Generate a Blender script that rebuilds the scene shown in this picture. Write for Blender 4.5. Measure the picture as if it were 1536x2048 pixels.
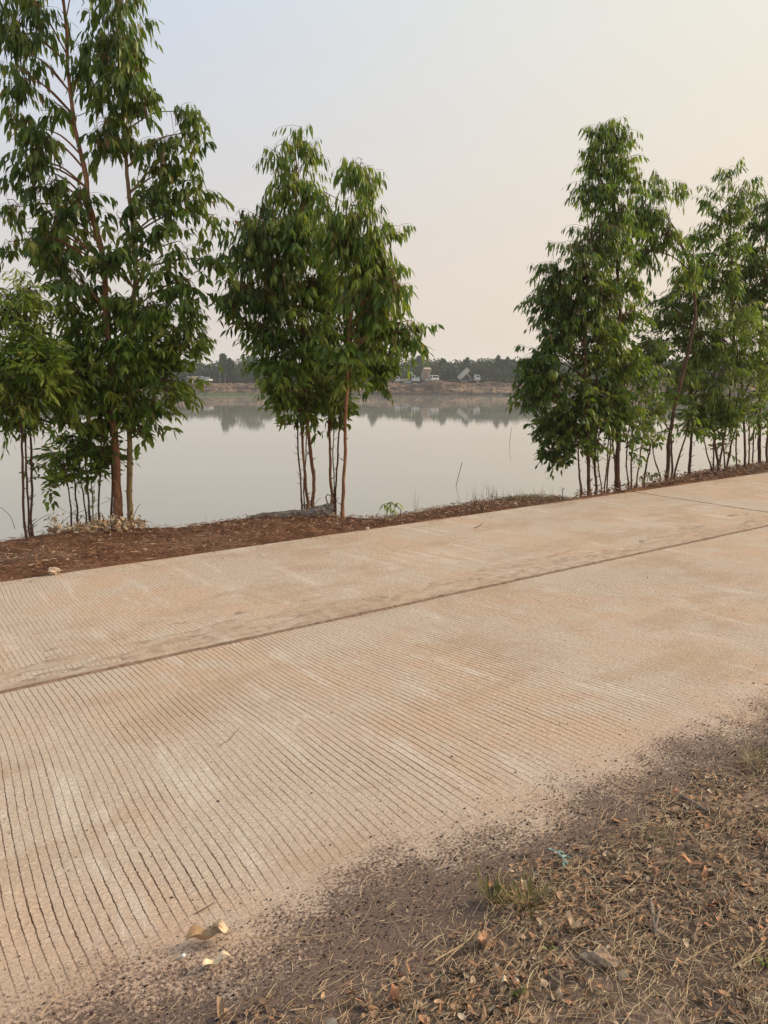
import bpy, math, random
import numpy as np
from mathutils import Vector, Matrix, noise as mnoise
R = math.radians
for _o in list(bpy.data.objects): bpy.data.objects.remove(_o)
SC = bpy.context.scene
COL = SC.collection
rnd = random.Random(7)
rng = np.random.default_rng(11)

# ---------------------------------------------------------------- camera, sky, sun, exposure
F, HOR, CAMH = 1538.0, 738.0, 1.6
TH = math.atan((1024 - HOR) / F)
cam_d = bpy.data.cameras.new('camera'); cam = bpy.data.objects.new('camera', cam_d); COL.objects.link(cam)
cam.location = (0, 0, CAMH); cam.rotation_euler = (R(90) - TH, 0, 0)
cam_d.sensor_fit = 'VERTICAL'; cam_d.sensor_height = 24; cam_d.lens = F / 2048 * 24
cam_d.clip_start = 0.05; cam_d.clip_end = 6000
SC.camera = cam
SUN_AZ, SUN_EL = 72.0, 24.0          # degrees to the right of the view direction (+Y), above horizon
sd = Vector((math.sin(R(SUN_AZ)) * math.cos(R(SUN_EL)), math.cos(R(SUN_AZ)) * math.cos(R(SUN_EL)), math.sin(R(SUN_EL))))
sun_d = bpy.data.lights.new('sun', 'SUN'); sun_d.energy = 4.2; sun_d.angle = R(14); sun_d.color = (1.0, 0.82, 0.64)
sun = bpy.data.objects.new('sun', sun_d); COL.objects.link(sun); sun.rotation_euler = sd.to_track_quat('Z', 'Y').to_euler()
W = bpy.data.worlds.new('World'); SC.world = W; W.use_nodes = True
SC.view_settings.view_transform = 'Standard'; SC.view_settings.look = 'None'
SC.view_settings.exposure = 0.12; SC.view_settings.gamma = 1.0
SC.render.engine = 'CYCLES'
SC.cycles.use_denoising = True
SC.cycles.max_bounces = 6; SC.cycles.diffuse_bounces = 3; SC.cycles.volume_bounces = 1
SC.cycles.transparent_max_bounces = 8

def srgb(r, g, b, a=1.0):
    f = lambda c: ((c / 255) / 12.92) if c / 255 <= 0.04045 else ((c / 255 + 0.055) / 1.055) ** 2.4
    return (f(r), f(g), f(b), a)

class NT:
    """tiny node helper"""
    def __init__(s, tree): s.t = tree; s.n = tree.nodes; s.l = tree.links
    def set(s, node, i, v):
        if isinstance(v, bpy.types.NodeSocket): s.l.new(v, node.inputs[i])
        elif v is not None:
            sock = node.inputs[i]
            if hasattr(sock, 'default_value'):
                if sock.type == 'RGBA' and not hasattr(v, '__len__'): v = (v, v, v, 1)
                if sock.type == 'RGBA' and len(v) == 3: v = (*v, 1)
                sock.default_value = v
    def math(s, op, a, b=None, c=None, clamp=False):
        m = s.n.new('ShaderNodeMath'); m.operation = op; m.use_clamp = clamp
        s.set(m, 0, a); s.set(m, 1, b); s.set(m, 2, c); return m.outputs[0]
    def mr(s, v, a, b, c=0.0, d=1.0, smooth=True):
        m = s.n.new('ShaderNodeMapRange'); m.interpolation_type = 'SMOOTHSTEP' if smooth else 'LINEAR'
        s.set(m, 0, v); s.set(m, 1, a); s.set(m, 2, b); s.set(m, 3, c); s.set(m, 4, d); return m.outputs[0]
    def mix(s, f, a, b, mode='MIX'):
        m = s.n.new('ShaderNodeMix'); m.data_type = 'RGBA'; m.blend_type = mode
        s.set(m, 0, f); s.set(m, 6, a); s.set(m, 7, b); return m.outputs[2]
    def noise(s, vec, scale, detail=3, rough=0.55, dist=0.0):
        m = s.n.new('ShaderNodeTexNoise'); s.set(m, 'Vector', vec); s.set(m, 'Scale', scale)
        s.set(m, 'Detail', detail); s.set(m, 'Roughness', rough); s.set(m, 'Distortion', dist)
        return m.outputs['Fac']
    def voro(s, vec, scale, feat='F1'):
        m = s.n.new('ShaderNodeTexVoronoi'); m.feature = feat; s.set(m, 'Vector', vec); s.set(m, 'Scale', scale)
        return m.outputs['Distance']
    def obj(s): return s.n.new('ShaderNodeTexCoord').outputs['Object']
    def vmul(s, v, k):
        m = s.n.new('ShaderNodeVectorMath'); m.operation = 'MULTIPLY'; s.set(m, 0, v); s.set(m, 1, k); return m.outputs[0]
    def sep(s, v):
        m = s.n.new('ShaderNodeSeparateXYZ'); s.set(m, 0, v); return m.outputs
    def comb(s, x, y, z=0.0):
        m = s.n.new('ShaderNodeCombineXYZ'); s.set(m, 0, x); s.set(m, 1, y); s.set(m, 2, z); return m.outputs[0]
    def ramp(s, f, stops):
        m = s.n.new('ShaderNodeValToRGB'); s.set(m, 0, f); e = m.color_ramp.elements
        while len(e) < len(stops): e.new(0.5)
        for k, (p, c) in enumerate(stops): e[k].position = p; e[k].color = c if len(c) == 4 else (*c, 1)
        return m.outputs[0]
    def bump(s, h, strength=0.3, dist=0.01, normal=None):
        m = s.n.new('ShaderNodeBump'); s.set(m, 'Height', h); s.set(m, 'Strength', strength); s.set(m, 'Distance', dist)
        if normal is not None: s.set(m, 'Normal', normal)
        return m.outputs[0]
    def attr(s, name):
        m = s.n.new('ShaderNodeAttribute'); m.attribute_name = name; return m.outputs

def mat(name, build):
    m = bpy.data.materials.new(name); m.use_nodes = True
    t = NT(m.node_tree); t.n.clear()
    o = t.n.new('ShaderNodeOutputMaterial'); p = t.n.new('ShaderNodeBsdfPrincipled')
    t.l.new(p.outputs[0], o.inputs[0]); t.o = o; t.p = p
    t.set(p, 'Roughness', 0.85); t.set(p, 'Specular IOR Level', 0.25)
    build(t, p); return m

# sky: a hazy evening sky, Nishita blended into a bank of haze that glows warm towards the low sun
w = NT(W.node_tree); w.n.clear()
wo = w.n.new('ShaderNodeOutputWorld'); bg = w.n.new('ShaderNodeBackground'); w.l.new(bg.outputs[0], wo.inputs[0])
sky = w.n.new('ShaderNodeTexSky'); sky.sky_type = 'NISHITA'; sky.sun_disc = False
sky.sun_elevation = R(SUN_EL); sky.sun_rotation = R(SUN_AZ); sky.dust_density = 5; sky.air_density = 1.5
gen = w.n.new('ShaderNodeTexCoord').outputs['Generated']
gx, gy, gz = w.sep(gen)[:3]
dp = w.n.new('ShaderNodeVectorMath'); dp.operation = 'DOT_PRODUCT'; w.set(dp, 0, gen); w.set(dp, 1, tuple(sd))
toward = w.mr(dp.outputs['Value'], -0.05, 0.95)
el = w.mr(gz, 0.0, 0.62)
cool = w.mix(el, srgb(222, 213, 206), srgb(194, 216, 243))
warm = w.mix(el, srgb(238, 220, 199), srgb(240, 240, 224))
haze_c = w.mix(toward, cool, warm)
glow = w.mr(dp.outputs['Value'], 0.75, 1.0)
haze_c = w.mix(glow, haze_c, (1.9, 1.5, 1.1, 1))
sk = w.mix(1.0, sky.outputs[0], (0.09, 0.09, 0.09, 1), 'MULTIPLY')
col = w.mix(0.90, sk, haze_c)
w.set(bg, 'Color', col); w.set(bg, 'Strength', 1.0)

# ---------------------------------------------------------------- frames of reference
CT, ST = math.cos(TH), math.sin(TH)
def P(px, py, Y):
    """world point seen at photo pixel (px, py) that stands Y metres ahead"""
    x, y = px - 768, py - 1024
    k = Y / (F * CT - y * ST)
    return Vector((x * k, Y, CAMH - (y * CT + F * ST) * k))
def G(px, py, z=0.0):
    x, y = px - 768, py - 1024
    d = y * CT + F * ST; k = (CAMH - z) / d
    return Vector((x * k, (F * CT - y * ST) * k, z))
ROAD_B = R(54.7)
UD = Vector((math.sin(ROAD_B), math.cos(ROAD_B), 0)); VD = Vector((-math.cos(ROAD_B), math.sin(ROAD_B), 0))
ROT = R(90) - ROAD_B
def UV(p): return (p.x * UD.x + p.y * UD.y, p.x * VD.x + p.y * VD.y)
def XY(u, v, z=0.0): return Vector((u * UD.x + v * VD.x, u * UD.y + v * VD.y, z))
V_NEAR, V_MID, V_FAR = 1.60, 4.08, 6.30
WATER_Z = -5.07

def tag(o, label=None, cat=None, group=None, kind=None):
    if label: o['label'] = label
    if cat: o['category'] = cat
    if group: o['group'] = group
    if kind: o['kind'] = kind
    return o
def empty(name, loc, rz=0.0, label=None, cat=None, group=None):
    o = bpy.data.objects.new(name, None); COL.objects.link(o); o.location = loc; o.rotation_euler = (0, 0, rz)
    o.empty_display_size = 0.2
    return tag(o, label, cat, group)
def link_mesh(name, me, m, parent=None, loc=None, rz=0.0, smooth=False):
    o = bpy.data.objects.new(name, me); COL.objects.link(o)
    if m is not None: me.materials.append(m)
    if parent is not None: o.parent = parent
    if loc is not None: o.location = loc
    o.rotation_euler = (0, 0, rz)
    if smooth: me.polygons.foreach_set('use_smooth', [True] * len(me.polygons))
    return o
def mesh_np(name, verts, faces_list, tint=None):
    """verts (N,3); faces_list: arrays (M,3) or (M,4); tint (N,) float -> point attribute"""
    me = bpy.data.meshes.new(name)
    verts = np.asarray(verts, dtype=np.float32)
    me.vertices.add(len(verts)); me.vertices.foreach_set('co', verts.ravel())
    loops = np.concatenate([f.ravel() for f in faces_list]).astype(np.int32)
    sizes = np.concatenate([np.full(len(f), f.shape[1], dtype=np.int32) for f in faces_list])
    starts = np.concatenate([[0], np.cumsum(sizes)[:-1]]).astype(np.int32)
    me.loops.add(len(loops)); me.loops.foreach_set('vertex_index', loops)
    me.polygons.add(len(sizes)); me.polygons.foreach_set('loop_start', starts); me.polygons.foreach_set('loop_total', sizes)
    me.update(calc_edges=True)
    if tint is not None:
        a = me.attributes.new('tint', 'FLOAT', 'POINT'); a.data.foreach_set('value', np.asarray(tint, dtype=np.float32))
    return me

class Geo:
    """collects shapes, then becomes one mesh"""
    def __init__(s): s.v = []; s.f = []
    def add(s, vs, fs):
        n = len(s.v); s.v += [tuple(v) for v in vs]; s.f += [tuple(i + n for i in f) for f in fs]
    def box(s, c, d, rot=None, taper=1.0):
        x, y, z = d[0] / 2, d[1] / 2, d[2] / 2
        vs = [Vector((sx * x * (taper if sz > 0 else 1), sy * y * (taper if sz > 0 else 1), sz * z)) for sz in (-1, 1) for sy in (-1, 1) for sx in (-1, 1)]
        if rot is not None: vs = [rot @ v for v in vs]
        c = Vector(c)
        s.add([v + c for v in vs], [(0, 2, 3, 1), (4, 5, 7, 6), (0, 1, 5, 4), (2, 6, 7, 3), (0, 4, 6, 2), (1, 3, 7, 5)])
    def tube(s, pts, rads, n=7, wob=0.0, cap=True):
        pts = [Vector(p) for p in pts]; rings = []
        up = Vector((0.3, 1, 0.1)).normalized(); base = len(s.v)
        for i, p in enumerate(pts):
            t = (pts[min(i + 1, len(pts) - 1)] - pts[max(i - 1, 0)])
            t = t.normalized() if t.length > 1e-9 else Vector((0, 0, 1))
            a = t.cross(up); a = a.normalized() if a.length > 1e-3 else t.orthogonal().normalized()
            b = t.cross(a)
            for k in range(n):
                an = 2 * math.pi * k / n; r = rads[i] * (1 + wob * rnd.uniform(-1, 1))
                s.v.append(tuple(p + (a * math.cos(an) + b * math.sin(an)) * r))
        for i in range(len(pts) - 1):
            for k in range(n):
                k2 = (k + 1) % n
                s.f.append((base + i * n + k, base + i * n + k2, base + (i + 1) * n + k2, base + (i + 1) * n + k))
        if cap:
            s.f.append(tuple(base + k for k in range(n))[::-1]); e = base + (len(pts) - 1) * n
            s.f.append(tuple(e + k for k in range(n)))
    def cyl(s, c, axis, r, h, n=14):
        c = Vector(c); a = Vector(axis).normalized() * h / 2; s.tube([c - a, c + a], [r, r], n)
    def prism(s, prof, y0, y1):
        """profile in x,z extruded along y"""
        n = len(prof)
        s.add([(x, y0, z) for x, z in prof] + [(x, y1, z) for x, z in prof],
              [tuple(range(n))[::-1] if False else tuple(range(n)), tuple(range(2 * n - 1, n - 1, -1))] + [(i, i + n, (i + 1) % n + n, (i + 1) % n) for i in range(n)])
    def blob(s, c, r, seed, n=10, m=7, amp=0.3, freq=1.3):
        c = Vector(c); vs = []; 
        for j in range(m + 1):
            ph = math.pi * j / m
            for i in range(n):
                t = 2 * math.pi * i / n
                d = Vector((math.sin(ph) * math.cos(t), math.sin(ph) * math.sin(t), math.cos(ph)))
                k = 1 + amp * mnoise.noise(d * freq + Vector((seed * 3.1, seed, 0)))
                vs.append(c + Vector((d.x * r[0], d.y * r[1], d.z * r[2])) * k)
        s.add(vs, [(j * n + i, j * n + (i + 1) % n, (j + 1) * n + (i + 1) % n, (j + 1) * n + i) for j in range(m) for i in range(n)])
    def build(s, name, m, parent=None, loc=None, smooth=False):
        me = bpy.data.meshes.new(name); me.from_pydata(s.v, [], s.f); me.update()
        return link_mesh(name, me, m, parent, loc, 0.0, smooth)

def fbm(x, y, z=0.0, o=4):
    return mnoise.fractal(Vector((x, y, z)), 1.0, 2.0, o)

# ---------------------------------------------------------------- materials
def concrete(t, p):
    o = t.obj(); u, v, z = t.sep(o)[:3]
    lane = t.math('GREATER_THAN', v, V_MID)
    # broomed grooves across each lane: wavy together, each with its own jitter
    wv = t.comb(t.math('MULTIPLY', u, 0.45), t.math('ADD', t.math('MULTIPLY', v, 0.62), t.math('MULTIPLY', lane, 37.0)), 0.0)
    d1 = t.math('MULTIPLY', t.math('SUBTRACT', t.noise(wv, 1.0, 1, 0.4), 0.5), 0.20)
    wv2 = t.comb(t.math('MULTIPLY', u, 9.0), t.math('MULTIPLY', v, 6.0), lane)
    d2 = t.math('MULTIPLY', t.math('SUBTRACT', t.noise(wv2, 1.0, 2), 0.5), 0.007)
    d3 = t.math('MULTIPLY', t.math('SUBTRACT', t.noise(o, 55.0, 4, 0.75), 0.5), 0.011)
    ug = t.math('ADD', t.math('ADD', t.math('ADD', u, d1), d2), d3)
    skew = t.mr(u, 0.0, 4.0, -0.05, 0.16)
    ug = t.math('ADD', ug, t.math('MULTIPLY', skew, t.math('SUBTRACT', v, V_MID)))
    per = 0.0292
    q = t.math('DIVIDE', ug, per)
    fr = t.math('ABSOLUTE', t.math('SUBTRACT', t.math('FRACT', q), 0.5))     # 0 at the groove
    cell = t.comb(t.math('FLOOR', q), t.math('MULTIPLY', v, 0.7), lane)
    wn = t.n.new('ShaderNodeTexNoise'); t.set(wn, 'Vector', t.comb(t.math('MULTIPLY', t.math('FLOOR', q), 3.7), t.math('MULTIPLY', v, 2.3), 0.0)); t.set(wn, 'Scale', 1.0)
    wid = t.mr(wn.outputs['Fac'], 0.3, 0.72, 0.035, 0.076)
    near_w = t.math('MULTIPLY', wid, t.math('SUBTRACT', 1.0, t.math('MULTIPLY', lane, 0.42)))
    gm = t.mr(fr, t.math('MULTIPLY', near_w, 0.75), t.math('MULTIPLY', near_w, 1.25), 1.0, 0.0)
    # where dust or traffic has filled the grooves
    fill = t.mr(t.noise(t.comb(t.math('MULTIPLY', u, 0.5), v, 0.0), 1.3, 3), 0.38, 0.6, 0.5, 1.0)
    smear_n = t.noise(t.comb(t.math('MULTIPLY', u, 0.9), t.math('MULTIPLY', v, 3.0), 0.0), 1.4, 4)
    vv = t.math('SUBTRACT', v, V_MID)
    sm_hi = t.math('ADD', 0.02, t.math('MULTIPLY', t.mr(smear_n, 0.3, 0.7), 0.52))
    smear = t.math('MULTIPLY', lane, t.mr(t.math('SUBTRACT', vv, sm_hi), -0.03, 0.02, 1.0, 0.0))
    edge = t.mr(t.math('ADD', v, t.math('MULTIPLY', t.noise(o, 2.2, 4), 0.35)), 2.02, 2.26, 0.0, 1.0)
    brk = t.mr(t.noise(t.comb(t.math('MULTIPLY', t.math('FLOOR', q), 5.3), t.math('MULTIPLY', v, 9.0), lane), 1.0, 3, 0.7), 0.30, 0.42)
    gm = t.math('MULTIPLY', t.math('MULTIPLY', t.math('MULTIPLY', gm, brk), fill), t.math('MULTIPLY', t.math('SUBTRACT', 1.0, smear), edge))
    # slab colour: warm tan with orange dust, grey worn places
    n1 = t.noise(t.comb(t.math('MULTIPLY', u, 0.8), t.math('MULTIPLY', v, 0.55), 0.0), 1.1, 4, 0.6)
    n2 = t.noise(o, 3.3, 4, 0.6)
    c = t.mix(t.mr(n1, 0.42, 0.58), (0.525, 0.45, 0.36), (0.565, 0.415, 0.30))
    c = t.mix(t.mr(n2, 0.48, 0.66), c, (0.55, 0.48, 0.385))
    worn = t.noise(t.comb(t.math('MULTIPLY', ug, 5.5), t.math('MULTIPLY', v, 0.9), 3.0), 1.0, 4, 0.7)
    c = t.mix(t.mr(worn, 0.54, 0.66, 0.0, 0.85), c, (0.66, 0.59, 0.50))
    stain = t.noise(t.comb(t.math('MULTIPLY', u, 0.7), t.math('MULTIPLY', v, 1.4), 9.0), 1.6, 5, 0.65)
    c = t.mix(t.mr(stain, 0.50, 0.66, 0.0, 0.65), c, (0.42, 0.30, 0.205))
    grain = t.noise(o, 160.0, 3, 0.7)
    rip = t.noise(t.comb(t.math('MULTIPLY', u, 34.0), t.math('MULTIPLY', v, 110.0), 2.0), 1.0, 4, 0.7)
    c = t.mix(t.mr(rip, 0.38, 0.58, 0.50, 0.0), c, (0.37, 0.265, 0.185))
    c = t.mix(t.mr(rip, 0.56, 0.70, 0.0, 0.6), c, (0.70, 0.575, 0.44))
    c = t.mix(t.mr(grain, 0.36, 0.60, 0.55, 0.0), c, (0.27, 0.185, 0.12))
    c = t.mix(t.mr(t.noise(o, 75.0, 4, 0.75), 0.52, 0.66, 0.0, 0.5), c, (0.72, 0.58, 0.43))
    speck = t.voro(o, 34.0)
    spn = t.noise(o, 5.0, 2)
    c = t.mix(t.math('MULTIPLY', t.mr(speck, 0.05, 0.11, 0.85, 0.0), t.mr(spn, 0.45, 0.6)), c, (0.13, 0.085, 0.06))
    c = t.mix(t.math('MULTIPLY', smear, t.mr(t.noise(t.comb(t.math('MULTIPLY', u, 3.0), t.math('MULTIPLY', v, 14.0), 1.0), 1.0, 5, 0.7), 0.35, 0.60, 0.2, 0.75)), c, t.mix(t.mr(t.noise(o, 12.0, 4), 0.35, 0.65), (0.27, 0.185, 0.125), (0.42, 0.32, 0.225)))
    rim = t.math('MULTIPLY', lane, t.mr(t.math('ABSOLUTE', t.math('SUBTRACT', vv, sm_hi)), 0.0, 0.03, 0.8, 0.0))
    c = t.mix(t.math('MULTIPLY', rim, t.mr(n2, 0.45, 0.6)), c, (0.16, 0.11, 0.08))
    # dark line of dirt along the joint between the lanes
    jn = t.math('MULTIPLY', t.math('SUBTRACT', t.noise(t.comb(u, 0.0, 0.0), 7.0, 5, 0.65), 0.5), 0.06)
    jd = t.math('ABSOLUTE', t.math('ADD', vv, jn))
    jm = t.mr(jd, 0.004, 0.028, 0.6, 0.0)
    c = t.mix(jm, c, (0.17, 0.115, 0.08))
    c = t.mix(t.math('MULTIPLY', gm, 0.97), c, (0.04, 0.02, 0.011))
    # earth carried onto the slab from the verge
    ve = t.math('ADD', v, t.math('MULTIPLY', u, 0.035))
    lo = t.math('ADD', t.math('MULTIPLY', t.math('SUBTRACT', t.noise(o, 1.9, 4, 0.6), 0.5), 0.6), t.math('MULTIPLY', t.math('SUBTRACT', t.noise(o, 9.0, 4, 0.7), 0.5), 0.35))
    gr = t.math('MULTIPLY', t.math('SUBTRACT', t.noise(o, 85.0, 3, 0.8), 0.5), 1.0)
    ve = t.math('ADD', ve, lo)
    dirt = t.mr(t.math('ADD', ve, gr), 1.74, 1.93, 1.0, 0.0)
    dust = t.mr(ve, 1.75, 2.45, 1.0, 0.0)
    c = t.mix(t.math('MULTIPLY', dust, 0.35), c, (0.42, 0.28, 0.20))
    c = t.mix(t.math('MULTIPLY', dirt, 0.9), c, t.mix(t.mr(t.noise(o, 150.0, 3, 0.8), 0.35, 0.65), (0.05, 0.033, 0.028), (0.17, 0.115, 0.09)))
    t.set(p, 'Base Color', c); t.set(p, 'Roughness', 0.92); t.set(p, 'Specular IOR Level', 0.12)
    h = t.math('SUBTRACT', t.math('MULTIPLY', grain, 0.25), t.math('MULTIPLY', gm, 1.0))
    h = t.math('ADD', h, t.math('ADD', t.math('MULTIPLY', t.noise(o, 26.0, 4), 0.8), t.math('MULTIPLY', rip, 1.2)))
    t.set(p, 'Normal', t.bump(h, 0.75, 0.006))
M_CONC = mat('broomed_concrete', concrete)

def litter_earth(t, p):
    o = t.obj(); 
    n1 = t.noise(o, 2.3, 5, 0.6); n2 = t.noise(o, 55.0, 4, 0.75); n3 = t.noise(o, 0.9, 4, 0.6)
    c = t.mix(t.mr(n1, 0.40, 0.60), (0.14, 0.098, 0.074), (0.26, 0.185, 0.138))
    c = t.mix(t.mr(n3, 0.50, 0.62, 0.0, 0.85), c, (0.40, 0.27, 0.20))
    c = t.mix(t.mr(n2, 0.35, 0.65, 0.6, 0.0), c, (0.055, 0.038, 0.028))
    t.set(p, 'Base Color', c); t.set(p, 'Roughness', 0.95); t.set(p, 'Specular IOR Level', 0.1)
    t.set(p, 'Normal', t.bump(t.math('ADD', n2, t.math('MULTIPLY', t.noise(o, 14.0, 4), 1.5)), 0.8, 0.012))
M_VERGE = mat('verge_earth', litter_earth)
def bank_earth(t, p):
    o = t.obj(); z = t.sep(o)[2]
    n1 = t.noise(o, 1.6, 5, 0.6); n2 = t.noise(o, 38.0, 4, 0.75)
    c = t.mix(t.mr(n1, 0.38, 0.62), (0.145, 0.068, 0.035), (0.245, 0.118, 0.062))
    c = t.mix(t.mr(n2, 0.35, 0.62, 0.75, 0.0), c, (0.045, 0.02, 0.012))
    c = t.mix(t.mr(n2, 0.62, 0.72, 0.0, 0.5), c, (0.42, 0.25, 0.15))
    c = t.mix(t.mr(t.noise(o, 0.8, 4, 0.6), 0.5, 0.64, 0.0, 0.5), c, (0.20, 0.14, 0.10))
    c = t.mix(t.mr(z, -0.6, -0.15, 1.0, 0.0), c, (0.24, 0.16, 0.10))
    t.set(p, 'Base Color', c); t.set(p, 'Roughness', 0.95); t.set(p, 'Specular IOR Level', 0.1)
    t.set(p, 'Normal', t.bump(t.math('ADD', n2, t.math('MULTIPLY', t.noise(o, 9.0, 4), 1.5)), 0.8, 0.02))
M_BANK = mat('bank_mulch', bank_earth)
def water(t, p):
    o = t.obj()
    s1 = t.noise(t.vmul(o, (0.25, 1.4, 1.0)), 1.0, 3, 0.55)
    s2 = t.noise(t.vmul(o, (0.05, 0.22, 1.0)), 1.0, 2, 0.5)
    s3 = t.noise(t.vmul(o, (1.2, 5.0, 1.0)), 1.0, 2, 0.5)
    h = t.math('ADD', t.math('ADD', t.math('MULTIPLY', s1, 0.35), t.math('MULTIPLY', s3, 0.08)), t.math('MULTIPLY', s2, 0.6))
    t.set(p, 'Base Color', t.mix(t.noise(t.vmul(o, (0.02, 0.08, 1)), 1.0, 3), (0.225, 0.22, 0.185), (0.31, 0.295, 0.24)))
    t.set(p, 'Roughness', t.mr(t.noise(t.vmul(o, (0.012, 0.09, 1)), 1.0, 4, 0.6), 0.4, 0.65, 0.012, 0.035)); t.set(p, 'IOR', 1.33); t.set(p, 'Specular IOR Level', 0.5)
    t.set(p, 'Normal', t.bump(h, 0.14, 0.05))
M_WATER = mat('silty_water', water)
def far_earth(t, p):
    o = t.obj(); x, y, z = t.sep(o)[:3]
    n = t.noise(t.vmul(o, (0.35, 0.35, 1.6)), 1.0, 5, 0.65); n2 = t.noise(t.vmul(o, (0.05, 0.05, 0.7)), 1.0, 3); n3 = t.noise(t.vmul(o, (1.5, 1.5, 1.0)), 1.0, 4, 0.7)
    c = t.mix(t.mr(n, 0.38, 0.62), (0.065, 0.047, 0.036), (0.25, 0.155, 0.10))
    c = t.mix(t.mr(n2, 0.54, 0.64, 0, 0.8), c, (0.38, 0.26, 0.165))
    c = t.mix(t.mr(n3, 0.46, 0.60, 0, 0.8), c, (0.055, 0.044, 0.036))
    shore = t.mr(z, WATER_Z + 0.3, WATER_Z + 1.1, 1.0, 0.0)
    c = t.mix(t.math('MULTIPLY', shore, 0.85), c, (0.05, 0.045, 0.038))
    g = t.math('MULTIPLY', t.mr(z, WATER_Z + 0.5, WATER_Z + 1.0, 1.0, 0.0), t.mr(x, -32.0, -25.0, 1.0, 0.0))
    c = t.mix(t.math('MULTIPLY', g, t.mr(n3, 0.3, 0.5)), c, (0.095, 0.105, 0.055))
    topg = t.math('MULTIPLY', t.mr(y, 213.0, 218.0), t.mr(n, 0.35, 0.5))
    c = t.mix(topg, c, (0.15, 0.14, 0.07))
    t.set(p, 'Base Color', c); t.set(p, 'Roughness', 0.95); t.set(p, 'Specular IOR Level', 0.1)
    t.set(p, 'Normal', t.bump(t.math('ADD', n, n3), 0.6, 0.4))
M_FAR = mat('far_shore_earth', far_earth)

def leaf_mat(name, dark, mid, light, dead, trans=0.30, rough=0.5):
    def b(t, p):
        tn = t.attr('tint')['Fac']
        c = t.ramp(tn, [(0.0, dark), (0.45, mid), (0.86, light), (0.93, dead), (1.0, dead)])
        geo = t.n.new('ShaderNodeNewGeometry')
        c = t.mix(t.math('MULTIPLY', geo.outputs['Backfacing'], 0.35), c, t.mix(1.0, c, (1.25, 1.3, 1.15, 1), 'MULTIPLY'))
        t.set(p, 'Base Color', c); t.set(p, 'Roughness', rough); t.set(p, 'Specular IOR Level', 0.4)
        tr = t.n.new('ShaderNodeBsdfTranslucent'); t.set(tr, 'Color', t.mix(1.0, c, (1.5, 1.6, 0.55, 1), 'MULTIPLY'))
        ms = t.n.new('ShaderNodeMixShader'); t.set(ms, 0, trans)
        t.l.new(p.outputs[0], ms.inputs[1]); t.l.new(tr.outputs[0], ms.inputs[2]); t.l.new(ms.outputs[0], t.o.inputs[0])
    return mat(name, b)
M_LEAF = {
 'dark': leaf_mat('eucalyptus_leaf_dark', (0.034, 0.062, 0.011), (0.074, 0.122, 0.020), (0.165, 0.205, 0.036), (0.17, 0.10, 0.045)),
 'mid': leaf_mat('eucalyptus_leaf', (0.040, 0.076, 0.011), (0.100, 0.162, 0.021), (0.230, 0.280, 0.045), (0.19, 0.16, 0.05)),
 'light': leaf_mat('eucalyptus_young_leaf', (0.070, 0.120, 0.016), (0.165, 0.235, 0.036), (0.300, 0.345, 0.075), (0.26, 0.24, 0.07), 0.34),
}
def bark(c1, c2, c3):
    def b(t, p):
        o = t.obj(); n = t.noise(t.vmul(o, (9.0, 9.0, 1.6)), 1.0, 4, 0.6); n2 = t.noise(t.vmul(o, (60, 60, 14)), 1.0, 4, 0.7)
        c = t.mix(t.mr(n, 0.4, 0.6), c1, c2); c = t.mix(t.mr(n2, 0.35, 0.6, 0.6, 0.0), c, c3)
        t.set(p, 'Base Color', c); t.set(p, 'Roughness', 0.8); t.set(p, 'Specular IOR Level', 0.2); t.set(p, 'Normal', t.bump(n2, 0.5, 0.006))
    return b
M_BARK = mat('reddish_bark', bark((0.20, 0.085, 0.042), (0.33, 0.17, 0.085), (0.07, 0.035, 0.02)))
M_BARK2 = mat('greenish_bark', bark((0.24, 0.15, 0.065), (0.30, 0.23, 0.11), (0.08, 0.05, 0.025)))
M_BARK3 = mat('dark_bark', bark((0.10, 0.055, 0.035), (0.17, 0.09, 0.055), (0.045, 0.026, 0.018)))
def tinted(name, stops, rough=0.8, bumps=0.0):
    def b(t, p):
        c = t.ramp(t.attr('tint')['Fac'], stops)
        c = t.mix(t.mr(t.noise(t.obj(), 70.0, 3), 0.35, 0.65, 0.35, 0.0), c, t.mix(1.0, c, (0.45, 0.4, 0.38, 1), 'MULTIPLY'))
        t.set(p, 'Base Color', c); t.set(p, 'Roughness', rough); t.set(p, 'Specular IOR Level', 0.2)
    return mat(name, b)
M_LITTER = tinted('dry_leaf_litter', [(0.0, (0.10, 0.066, 0.044)), (0.22, (0.20, 0.135, 0.085)), (0.42, (0.31, 0.21, 0.13)), (0.62, (0.36, 0.19, 0.10)), (0.75, (0.44, 0.22, 0.115)), (0.88, (0.44, 0.33, 0.215)), (1.0, (0.50, 0.41, 0.30))])
M_STRAW = tinted('dry_straw', [(0.0, (0.17, 0.11, 0.07)), (0.45, (0.38, 0.26, 0.15)), (1.0, (0.66, 0.51, 0.31))])
M_BSTRAW = tinted('brown_needles', [(0.0, (0.06, 0.027, 0.016)), (0.5, (0.17, 0.082, 0.045)), (0.8, (0.33, 0.18, 0.10)), (1.0, (0.62, 0.46, 0.30))])
M_CRUMB = tinted('dark_crumbs', [(0.0, (0.03, 0.02, 0.016)), (0.7, (0.09, 0.055, 0.04)), (1.0, (0.26, 0.18, 0.13))])
M_PALE = tinted('pale_dry_leaf', [(0.0, (0.36, 0.22, 0.12)), (0.5, (0.55, 0.38, 0.22)), (1.0, (0.70, 0.56, 0.38))])
M_GRASS = tinted('grass_blades', [(0.0, (0.09, 0.13, 0.03)), (0.5, (0.20, 0.19, 0.06)), (1.0, (0.42, 0.31, 0.15))])
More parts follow.
